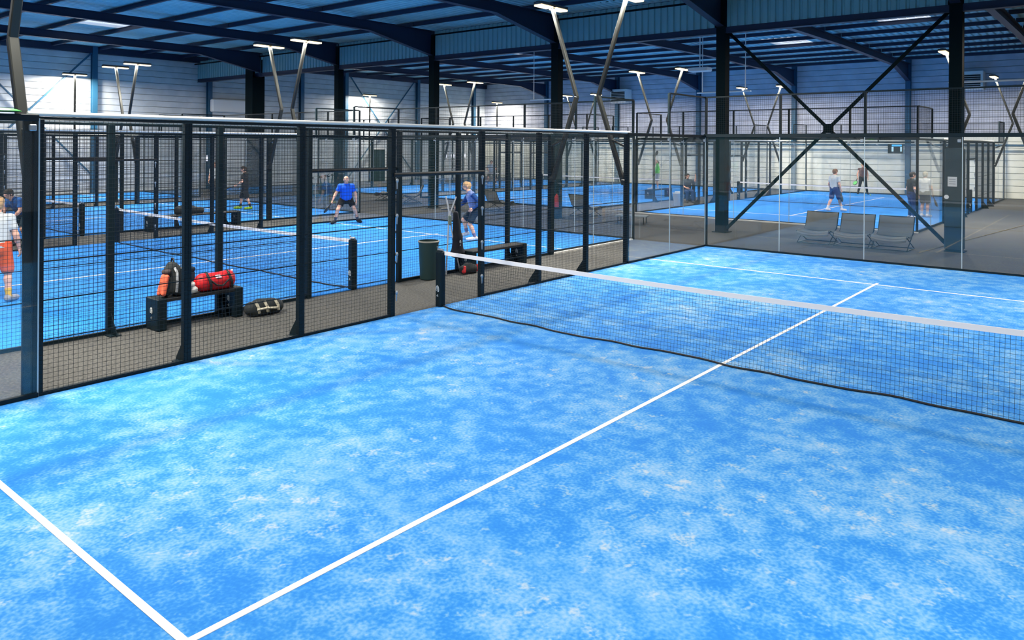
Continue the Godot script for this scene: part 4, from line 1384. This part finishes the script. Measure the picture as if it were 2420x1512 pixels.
# p: pose and clothes. Person faces local +z, +x is the person's own left.
func person(label: String, at: Vector3, turn: float, p: Dictionary) -> Dictionary:
	var o := thing("person", label, "person", at, turn)
	var J := {"pelvis": Vector3(0, 0.95, 0), "chest": Vector3(0, 1.3, 0.01), "neck": Vector3(0, 1.46, 0.0), "head": Vector3(0, 1.635, 0.02),
		"shL": Vector3(0.185, 1.41, 0), "elL": Vector3(0.25, 1.13, -0.03), "wrL": Vector3(0.26, 0.9, 0.07),
		"hipL": Vector3(0.095, 0.92, 0), "knL": Vector3(0.1, 0.5, 0.03), "anL": Vector3(0.11, 0.09, -0.02), "toL": Vector3(0.13, 0.045, 0.16)}
	for n in ["sh", "el", "wr", "hip", "kn", "an", "to"]:
		var q: Vector3 = J[n + "L"]
		J[n + "R"] = Vector3(-q.x, q.y, q.z)
	for n in p.get("pose", {}):
		J[n] = p.pose[n]
	var fat: float = p.get("fat", 1.0)
	var cut: float = p.get("sleeve", 0.55)      # share of the upper arm that is covered
	var forearm: int = SLEEVE if p.has("sleeve_cloth") else SKIN
	var hem: float = p.get("hem", 0.72)         # share of the thigh covered
	var long_legs: bool = p.get("long", false)
	var B := []
	var pe: Vector3 = J.pelvis
	var ch: Vector3 = J.chest
	var side: Vector3 = (J.shL - J.shR).normalized()
	for s in [-1.0, 1.0]:
		B.append([pe + side * 0.055 * s, ch + side * 0.075 * s + Vector3(0, 0.03, 0), 0.118 * fat, 0.12, SHIRT])
		B.append([pe + side * 0.06 * s + Vector3(0, -0.06, 0), pe + side * 0.06 * s + Vector3(0, 0.02, 0), 0.12, 0.118 * fat, SHORTS])
	B.append([J.shL, J.shR, 0.068, 0.068, SHIRT])
	B.append([ch, J.neck, 0.11, 0.06, SHIRT])
	B.append([J.neck, J.neck.lerp(J.head, 0.6), 0.054, 0.05, SKIN])
	for n in ["L", "R"]:
		var sh: Vector3 = J["sh" + n]
		var el: Vector3 = J["el" + n]
		var wr: Vector3 = J["wr" + n]
		var mid := sh.lerp(el, minf(cut, 1.0))
		B.append([sh.lerp(mid, 0.1), mid, 0.062, 0.056, (SLEEVE if p.has("sleeve_cloth") else SHIRT) if cut > 0.0 else SKIN])
		if cut < 1.0:
			B.append([mid, el, 0.046, 0.041, SKIN])
		B.append([el, el.lerp(wr, 0.35), 0.042, 0.042, forearm])
		B.append([el.lerp(wr, 0.35), wr, 0.042, 0.028, forearm])
		var hip: Vector3 = J["hip" + n]
		var kn: Vector3 = J["kn" + n]
		var an: Vector3 = J["an" + n]
		var to: Vector3 = J["to" + n]
		var hm := hip.lerp(kn, hem)
		B.append([hip, hm, 0.102, 0.088 if not long_legs else 0.07, SHORTS])
		B.append([hm, kn, 0.07, 0.056, SHORTS if long_legs else SKIN])
		var calf := kn.lerp(an, 0.3) + Vector3(0, 0, -0.012)
		B.append([kn, calf, 0.056, 0.056, SHORTS if long_legs else SKIN])
		var sk := calf.lerp(an, 0.55)
		B.append([calf, sk, 0.056, 0.044, SHORTS if long_legs else SKIN])
		B.append([sk, an, 0.044, 0.04, SHORTS if long_legs else SOCK])
		B.append([an + Vector3(0, -0.03, 0) - (to - an).normalized() * 0.03, to, 0.044, 0.036, SHOE])
		B.append([an.lerp(to, 0.5) + Vector3(0, -0.012, 0), to + (to - an) * Vector3(0.25, 0, 0.25), 0.038, 0.034, SHOE])
	var g := nets(B, p.get("cell", 0.02), 0.035)
	var hb := Basis(Vector3.UP, p.get("hyaw", 0.0)) * Basis(Vector3.RIGHT, p.get("hpitch", 0.0))
	var ht := Transform3D(hb, J.head)
	var hf := head_field()
	var body := MB.new()
	emit(body, g, Transform3D.IDENTITY, false, -1, 0.0)
	emit(body, hf, ht, false, -1, 0.0)
	for n in ["L", "R"]:
		var dirv: Vector3 = (J["wr" + n] - J["el" + n]).normalized()
		var y := -dirv
		var x := Vector3(-1, 0, 0) if n == "L" else Vector3(1, 0, 0)
		x = (x - y * x.dot(y)).normalized()
		var bs := Basis(x, y, x.cross(y))
		var ws: Vector3 = J["wr" + n] + dirv * 0.015
		var mirrored: bool = n == "L"
		if mirrored:
			bs = Basis(-x, y, (-x).cross(y))      # mirrored mesh: palm turns to the body
		emit(body, hand_field(p.get("grip" + n, false)), Transform3D(bs, ws), mirrored, -1, 0.0)
	put("body", body.mesh(), p.get("skin", M.skin), o)
	for c in [[SHIRT, "shirt", 0.01], [SHORTS, "shorts", 0.013], [SHOE, "footwear", 0.008], [SOCK, "socks", 0.004], [SLEEVE, "sleeve_cloth", 0.009]]:
		if p.has(c[1]):
			var m := MB.new()
			emit(m, g, Transform3D.IDENTITY, false, c[0], c[2])
			if m.v.size() == 0:
				continue
			if c[0] in [SHOE, SOCK]:      # one piece for each foot
				for piece in halves(m, (J.anL + J.anR) / 2, J.anL - J.anR):
					put("shoe" if c[0] == SHOE else "sock", piece, p[c[1]], o)
			else:
				put(p.get(c[1] + "_name", c[1]), m.mesh(), p[c[1]], o)
	if p.has("hair"):
		var m := MB.new()
		emit(m, hf, ht, false, HAIR, 0.007)
		if p.get("long_hair", false):
			m.tube([ht * Vector3(0, 0.03, -0.09), ht * Vector3(0, -0.06, -0.14), ht * Vector3(0, -0.18, -0.12)], [0.03, 0.035, 0.012], 8)
		put("hair", m.mesh(), p.hair, o)
	var eye := ready_mesh("eye", func(q: MB): q.ball(Vector3.ZERO, Vector3(0.011, 0.007, 0.006), 8, 5))
	for s in [-1, 1]:
		var en := put("eye", eye, tint("eye", rgb(40, 32, 30), 0.3), o)
		en.transform = ht * Transform3D(Basis.IDENTITY, Vector3(s * 0.03, 0.0, 0.106))
	var mo := put("mouth", ready_mesh("mouth", func(q: MB): q.ball(Vector3.ZERO, Vector3(0.02, 0.005, 0.006), 8, 5)), tint("mouth", rgb(150, 74, 70)), o)
	mo.transform = ht * Transform3D(Basis.IDENTITY, Vector3(0, -0.058, 0.108))
	var W := {}
	for n in ["wrL", "wrR", "elL", "elR"]:
		W[n] = o.transform * J[n]
	return W

# splits a mesh at a plane into its two sides
func halves(m: MB, c: Vector3, dir: Vector3) -> Array:
	var out := []
	for s in [-1.0, 1.0]:
		var h := MB.new()
		var map := {}
		var k := 0
		while k < m.i.size():
			var mid := (m.v[m.i[k]] + m.v[m.i[k + 1]] + m.v[m.i[k + 2]]) / 3.0
			if (mid - c).dot(dir) * s > 0.0:
				for e in 3:
					var j := m.i[k + e]
					if not map.has(j):
						map[j] = h.v.size()
						h.v.append(m.v[j])
						h.n.append(m.n[j])
					h.i.append(map[j])
			k += 3
		if h.v.size() > 0:
			out.append(h.mesh())
	return out

# padel racket gripped at `at`, its head pointing along `dir`
func racket(label: String, at: Vector3, dir: Vector3, c: Color) -> void:
	var o := thing("padel_racket", label, "racket", at, 0, "padel rackets in players' hands")
	var y := dir.normalized()
	var x := y.cross(Vector3.UP if absf(y.y) < 0.9 else Vector3.RIGHT).normalized()
	o.basis = Basis(x, y, x.cross(y))
	put("handle", ready_mesh("rhandle", func(q: MB):
		q.tube([Vector3(0, -0.06, 0), Vector3(0, 0.1, 0)], [0.016], 8)), M.black, o)
	var m := tint("racket_%s" % c.to_html(), c, 0.4)
	put("face_plate", ready_mesh("rface", func(q: MB):
		var pts := []
		for k in 20:
			var t := TAU * k / 20
			pts.append(Vector2(sin(t) * 0.118 * (1.0 if cos(t) < 0.2 else 1.0), 0.265 - cos(t) * 0.125))
		q.plate(Vector3.ZERO, Vector3(1, 0, 0), Vector3(0, 1, 0), pts, 0.034)), m, o)
	put("rim", ready_mesh("rrim", func(q: MB):
		var pts := []
		for k in 21:
			var t := TAU * k / 20
			pts.append(Vector3(sin(t) * 0.122, 0.265 - cos(t) * 0.129, 0))
		q.tube(pts, [0.019], 6, false)
		q.tube([Vector3(0.0, 0.09, 0), Vector3(0.05, 0.16, 0)], [0.014], 6)
		q.tube([Vector3(0.0, 0.09, 0), Vector3(-0.05, 0.16, 0)], [0.014], 6)), tint("racket_rim", rgb(24, 26, 30), 0.4), o)

func people() -> void:
	var V := func(x: float, y: float, z: float) -> Vector3: return Vector3(x, y, z)
	var W := person("person in a royal blue shirt and black shorts in a wide ready stance", V.call(-16.75, 0.014, -7.25), 0.905, {
		"cell": 0.017, "fat": 1.12, "hem": 0.5, "gripR": true, "shirt": tint("shirt_blue", rgb(10, 92, 214)), "shorts": tint("shorts_black", rgb(14, 18, 22)), "footwear": tint("shoe_dark", rgb(30, 36, 40)), "socks": tint("sock_grey", rgb(70, 80, 96)), "hpitch": 0.15,
		"pose": {"pelvis": V.call(0, 0.82, -0.06), "chest": V.call(0, 1.16, 0.06), "neck": V.call(0, 1.31, 0.1), "head": V.call(0, 1.47, 0.16), "shL": V.call(0.2, 1.26, 0.07), "shR": V.call(-0.2, 1.26, 0.07), "elL": V.call(0.31, 0.99, 0.04), "wrL": V.call(0.34, 0.76, 0.08), "elR": V.call(-0.34, 1.0, 0.08), "wrR": V.call(-0.44, 0.78, 0.14), "hipL": V.call(0.12, 0.79, -0.06), "hipR": V.call(-0.12, 0.79, -0.06), "knL": V.call(0.28, 0.46, 0.06), "knR": V.call(-0.27, 0.46, 0.2), "anL": V.call(0.4, 0.09, -0.14), "anR": V.call(-0.36, 0.09, 0.16), "toL": V.call(0.48, 0.045, 0.02), "toR": V.call(-0.45, 0.045, 0.31)}})
	racket("dark racket held low by the blue-shirted player", W.wrR + Vector3(-0.03, -0.09, 0.03), Vector3(-0.45, -0.75, 0.3), rgb(26, 34, 40))
	W = person("person running in a grey shirt with navy sleeves and navy shorts", V.call(-10.4, 0.014, -6.73), -0.85, {
		"cell": 0.017, "sleeve": 1.0, "sleeve_cloth": tint("navy_cloth", rgb(8, 62, 124)), "gripR": true, "shirt": tint("shirt_grey", rgb(120, 140, 190)), "shorts": tint("shorts_navy", rgb(14, 44, 62)), "footwear": tint("shoe_white", rgb(226, 222, 220)), "socks": tint("sock_pattern", rgb(120, 120, 150)), "hair": tint("hair_fair", rgb(186, 150, 108)),
		"pose": {"pelvis": V.call(0, 0.86, -0.02), "chest": V.call(0, 1.19, 0.08), "neck": V.call(0, 1.35, 0.13), "head": V.call(0, 1.52, 0.2), "shL": V.call(0.18, 1.31, 0.06), "shR": V.call(-0.18, 1.31, 0.14), "elL": V.call(0.28, 1.08, -0.16), "wrL": V.call(0.27, 0.92, 0.02), "elR": V.call(-0.22, 1.06, 0.28), "wrR": V.call(-0.1, 0.92, 0.46), "hipL": V.call(0.095, 0.83, -0.02), "hipR": V.call(-0.095, 0.83, 0), "knL": V.call(0.1, 0.47, 0.12), "anL": V.call(0.1, 0.09, -0.04), "toL": V.call(0.11, 0.045, 0.14), "knR": V.call(-0.11, 0.56, 0.3), "anR": V.call(-0.11, 0.2, 0.2), "toR": V.call(-0.11, 0.12, 0.36)}})
	racket("dark racket held forward by the running player", W.wrR + Vector3(-0.05, -0.03, 0.05), Vector3(-0.6, -0.05, 0.5), rgb(40, 52, 40))
	W = person("person in a black shirt and long black shorts holding a racket low", V.call(-24.0, 0.014, -7.85), -0.75, {
		"gripR": true, "gripL": true, "hem": 0.95, "shirt": tint("shirt_black", rgb(18, 22, 24)), "shorts": tint("shorts_black", rgb(14, 18, 22)), "footwear": tint("shoe_lime", rgb(150, 190, 40)), "socks": tint("sock_dark", rgb(40, 44, 50)), "hair": tint("hair_dark", rgb(40, 34, 30)),
		"pose": {"head": V.call(0, 1.62, 0.06), "chest": V.call(0, 1.29, 0.03), "elL": V.call(0.24, 1.12, 0.08), "wrL": V.call(0.1, 0.98, 0.3), "elR": V.call(-0.24, 1.12, 0.1), "wrR": V.call(-0.12, 0.96, 0.36), "anL": V.call(0.12, 0.09, -0.24), "knL": V.call(0.11, 0.49, -0.08), "toL": V.call(0.16, 0.045, -0.07), "anR": V.call(-0.12, 0.09, 0.22), "knR": V.call(-0.11, 0.5, 0.16), "toR": V.call(-0.13, 0.045, 0.4)}})
	racket("blue racket held low by the player in black", W.wrR + Vector3(-0.06, -0.03, 0.05), Vector3(-0.75, -0.35, 0.5), rgb(40, 100, 170))
	W = person("person in a white shirt and orange shorts seen from behind at the picture edge", V.call(-10.72, 0.014, 4.7), -2.2, {
		"cell": 0.017, "fat": 1.1, "hem": 0.85, "shirt": tint("shirt_white", rgb(196, 202, 202)), "shorts": tint("shorts_orange", rgb(228, 92, 52)), "footwear": tint("shoe_grey", rgb(150, 150, 156)), "socks": tint("sock_yellow", rgb(228, 178, 60)), "hair": tint("hair_fair", rgb(186, 150, 108)),
		"pose": {"elL": V.call(0.26, 1.14, -0.08), "wrL": V.call(0.22, 0.96, 0.14), "elR": V.call(-0.28, 1.13, -0.02), "wrR": V.call(-0.3, 0.9, 0.06), "knR": V.call(-0.13, 0.5, 0.08), "anR": V.call(-0.16, 0.09, 0.02), "toR": V.call(-0.2, 0.045, 0.2)}})
	person("person in a blue top bending behind the close fence post", V.call(-18.3, 0.0, 1.98), 0.4, {
		"shirt": tint("shirt_teal", rgb(20, 84, 150)), "shorts": tint("shorts_navy", rgb(14, 44, 62)), "footwear": tint("shoe_dark", rgb(30, 36, 40)), "socks": tint("sock_dark", rgb(40, 44, 50)), "hair": tint("hair_dark", rgb(40, 34, 30)), "hpitch": 0.3,
		"pose": {"pelvis": V.call(0, 0.84, -0.12), "chest": V.call(0, 1.12, 0.12), "neck": V.call(0, 1.24, 0.22), "head": V.call(0, 1.37, 0.32), "shL": V.call(0.18, 1.2, 0.18), "shR": V.call(-0.18, 1.2, 0.18), "elL": V.call(0.26, 0.95, 0.22), "wrL": V.call(0.18, 0.76, 0.36), "elR": V.call(-0.26, 0.95, 0.22), "wrR": V.call(-0.18, 0.76, 0.36), "hipL": V.call(0.1, 0.82, -0.12), "hipR": V.call(-0.1, 0.82, -0.12), "knL": V.call(0.17, 0.46, 0.08), "knR": V.call(-0.17, 0.46, 0.08), "anL": V.call(0.19, 0.09, -0.06), "anR": V.call(-0.19, 0.09, -0.06), "toL": V.call(0.22, 0.045, 0.12), "toR": V.call(-0.22, 0.045, 0.12)}})
	person("small distant person in a white top beyond the player in black", V.call(-30.4, 0, -10.1), 0.8, {
		"cell": 0.024, "shirt": tint("shirt_white", rgb(196, 202, 202)), "shorts": tint("shorts_grey", rgb(110, 104, 96)), "footwear": tint("shoe_dark", rgb(30, 36, 40)), "socks": tint("sock_grey", rgb(70, 80, 96)), "hair": tint("hair_brown", rgb(120, 84, 60))})
	W = person("distant person in a pale grey shirt on the corner court", V.call(-29.7, 0.014, -29.6), 0.7, {
		"cell": 0.024, "gripR": true, "shirt": tint("shirt_pale", rgb(176, 192, 206)), "shorts": tint("shorts_brown", rgb(96, 92, 84)), "footwear": tint("shoe_white", rgb(226, 222, 220)), "socks": tint("sock_grey", rgb(70, 80, 96)), "hair": tint("hair_dark", rgb(40, 34, 30)),
		"pose": {"pelvis": V.call(0, 0.84, -0.08), "chest": V.call(0, 1.17, 0.02), "neck": V.call(0, 1.33, 0.06), "head": V.call(0, 1.5, 0.1), "shL": V.call(0.185, 1.28, 0.02), "shR": V.call(-0.185, 1.28, 0.02), "elL": V.call(0.3, 1.05, 0.06), "wrL": V.call(0.2, 0.95, 0.28), "elR": V.call(-0.3, 1.05, 0.06), "wrR": V.call(-0.2, 0.95, 0.28), "hipL": V.call(0.1, 0.81, -0.08), "hipR": V.call(-0.1, 0.81, -0.08), "knL": V.call(0.22, 0.46, 0.1), "knR": V.call(-0.22, 0.46, 0.1), "anL": V.call(0.32, 0.09, 0.0), "anR": V.call(-0.32, 0.09, 0.0), "toL": V.call(0.36, 0.045, 0.16), "toR": V.call(-0.36, 0.045, 0.16)}})
	W = person("person in a bright green shirt reaching overhead on the far court", V.call(-18.4, 0.014, -31.9), -1.0, {
		"cell": 0.022, "gripL": true, "shirt": tint("shirt_green", rgb(92, 214, 84)), "shorts": tint("shorts_ash", rgb(150, 158, 168)), "footwear": tint("shoe_white", rgb(226, 222, 220)), "socks": tint("sock_white", rgb(220, 224, 228)), "hair": tint("hair_dark", rgb(40, 34, 30)), "hpitch": -0.3,
		"pose": {"elL": V.call(0.26, 1.68, 0.06), "wrL": V.call(0.22, 1.92, 0.16), "shL": V.call(0.18, 1.45, 0.0), "elR": V.call(-0.26, 1.14, -0.05), "wrR": V.call(-0.2, 0.98, 0.14), "knR": V.call(-0.14, 0.52, 0.16), "anR": V.call(-0.16, 0.12, 0.34), "toR": V.call(-0.16, 0.06, 0.52)}})
	racket("dark racket raised by the green-shirted player", W.wrL + Vector3(0, 0.07, 0), Vector3(0.2, 0.7, -0.2), rgb(40, 44, 48))
	bench(V.call(-12.75, 0, -24.3), 1.5, "dark bench carrying the seated person between the far fences")
	person("person with dark hair sitting by the far fence, one hand raised", V.call(-12.65, 0, -24.3), 0.75, {
		"cell": 0.022, "long": true, "shirt": tint("shirt_slate", rgb(60, 72, 84)), "shorts": tint("trousers_navy", rgb(20, 52, 96)), "shorts_name": "trousers", "footwear": tint("shoe_dark", rgb(30, 36, 40)), "hair": tint("hair_dark", rgb(40, 34, 30)), "long_hair": true,
		"pose": {"pelvis": V.call(0, 0.58, -0.05), "chest": V.call(0, 0.92, 0.0), "neck": V.call(0, 1.08, 0.02), "head": V.call(0, 1.25, 0.04), "shL": V.call(0.18, 1.03, 0), "shR": V.call(-0.18, 1.03, 0), "elL": V.call(0.36, 1.0, 0.08), "wrL": V.call(0.36, 1.2, 0.16), "elR": V.call(-0.25, 0.78, 0.08), "wrR": V.call(-0.12, 0.7, 0.28), "hipL": V.call(0.1, 0.57, 0.0), "hipR": V.call(-0.1, 0.57, 0.0), "knL": V.call(0.13, 0.53, 0.42), "knR": V.call(-0.13, 0.53, 0.42), "anL": V.call(0.13, 0.09, 0.42), "anR": V.call(-0.13, 0.09, 0.42), "toL": V.call(0.15, 0.045, 0.58), "toR": V.call(-0.15, 0.045, 0.58)}})
	W = person("person in a white shirt and navy shorts walking away with a racket", V.call(-5.8, 0.014, -24.0), 2.75, {
		"cell": 0.02, "gripR": true, "shirt": tint("shirt_white", rgb(196, 202, 202)), "shorts": tint("shorts_deep", rgb(14, 52, 110)), "footwear": tint("shoe_white", rgb(226, 222, 220)), "socks": tint("sock_white", rgb(220, 224, 228)), "hair": tint("hair_brown", rgb(120, 84, 60)), "hem": 0.8,
		"pose": {"knL": V.call(0.11, 0.5, -0.06), "anL": V.call(0.16, 0.09, -0.26), "toL": V.call(0.18, 0.045, -0.1), "knR": V.call(-0.12, 0.5, 0.14), "anR": V.call(-0.2, 0.09, 0.2), "toR": V.call(-0.22, 0.045, 0.38)}})
	racket("dark racket hanging from the hand of the white-shirted player walking away", W.wrR + Vector3(0, -0.09, 0), Vector3(0.15, -1, 0.1), rgb(30, 40, 46))
	W = person("person in a dark tank top and black leggings facing the net", V.call(-8.1, 0.014, -37.0), 0.35, {
		"cell": 0.022, "sleeve": 0.0, "long": true, "gripR": true, "shirt": tint("tank_top", rgb(96, 70, 66)), "shorts": tint("leggings", rgb(22, 26, 32)), "shorts_name": "leggings", "footwear": tint("shoe_dark", rgb(30, 36, 40)), "hair": tint("hair_blond", rgb(196, 160, 110)),
		"pose": {"knL": V.call(0.16, 0.5, 0.06), "knR": V.call(-0.16, 0.5, 0.06), "anL": V.call(0.24, 0.09, 0.0), "anR": V.call(-0.24, 0.09, 0.0), "toL": V.call(0.27, 0.045, 0.16), "toR": V.call(-0.27, 0.045, 0.16), "elR": V.call(-0.28, 1.12, 0.02), "wrR": V.call(-0.28, 0.92, 0.14)}})
	racket("green racket held by the woman in leggings", W.wrR + Vector3(-0.02, -0.06, 0.06), Vector3(-0.2, -0.8, 0.5), rgb(80, 190, 90))
	W = person("person in a pale shirt and dark shorts behind the glass near the notice column", V.call(-2.35, 0.014, -23.6), 2.9, {
		"cell": 0.02, "gripR": true, "shirt": tint("shirt_ash", rgb(200, 206, 208)), "shorts": tint("shorts_slate", rgb(50, 64, 72)), "footwear": tint("shoe_white", rgb(226, 222, 220)), "socks": tint("sock_white", rgb(220, 224, 228)), "hair": tint("hair_grey", rgb(170, 166, 150))})
	racket("dark racket held by the pale-shirted player near the notice column", W.wrR + Vector3(0.02, -0.09, 0), Vector3(0.35, -1, 0.0), rgb(40, 46, 50))
	person("person in a black shirt and dark trousers beside the pale-shirted player", V.call(-2.6, 0.014, -22.6), 2.3, {
		"cell": 0.02, "fat": 1.1, "long": true, "shirt": tint("shirt_black", rgb(18, 22, 24)), "shorts": tint("trousers_navy", rgb(20, 52, 96)), "shorts_name": "trousers", "footwear": tint("shoe_white", rgb(226, 222, 220)), "hair": tint("hair_dark", rgb(40, 34, 30))})
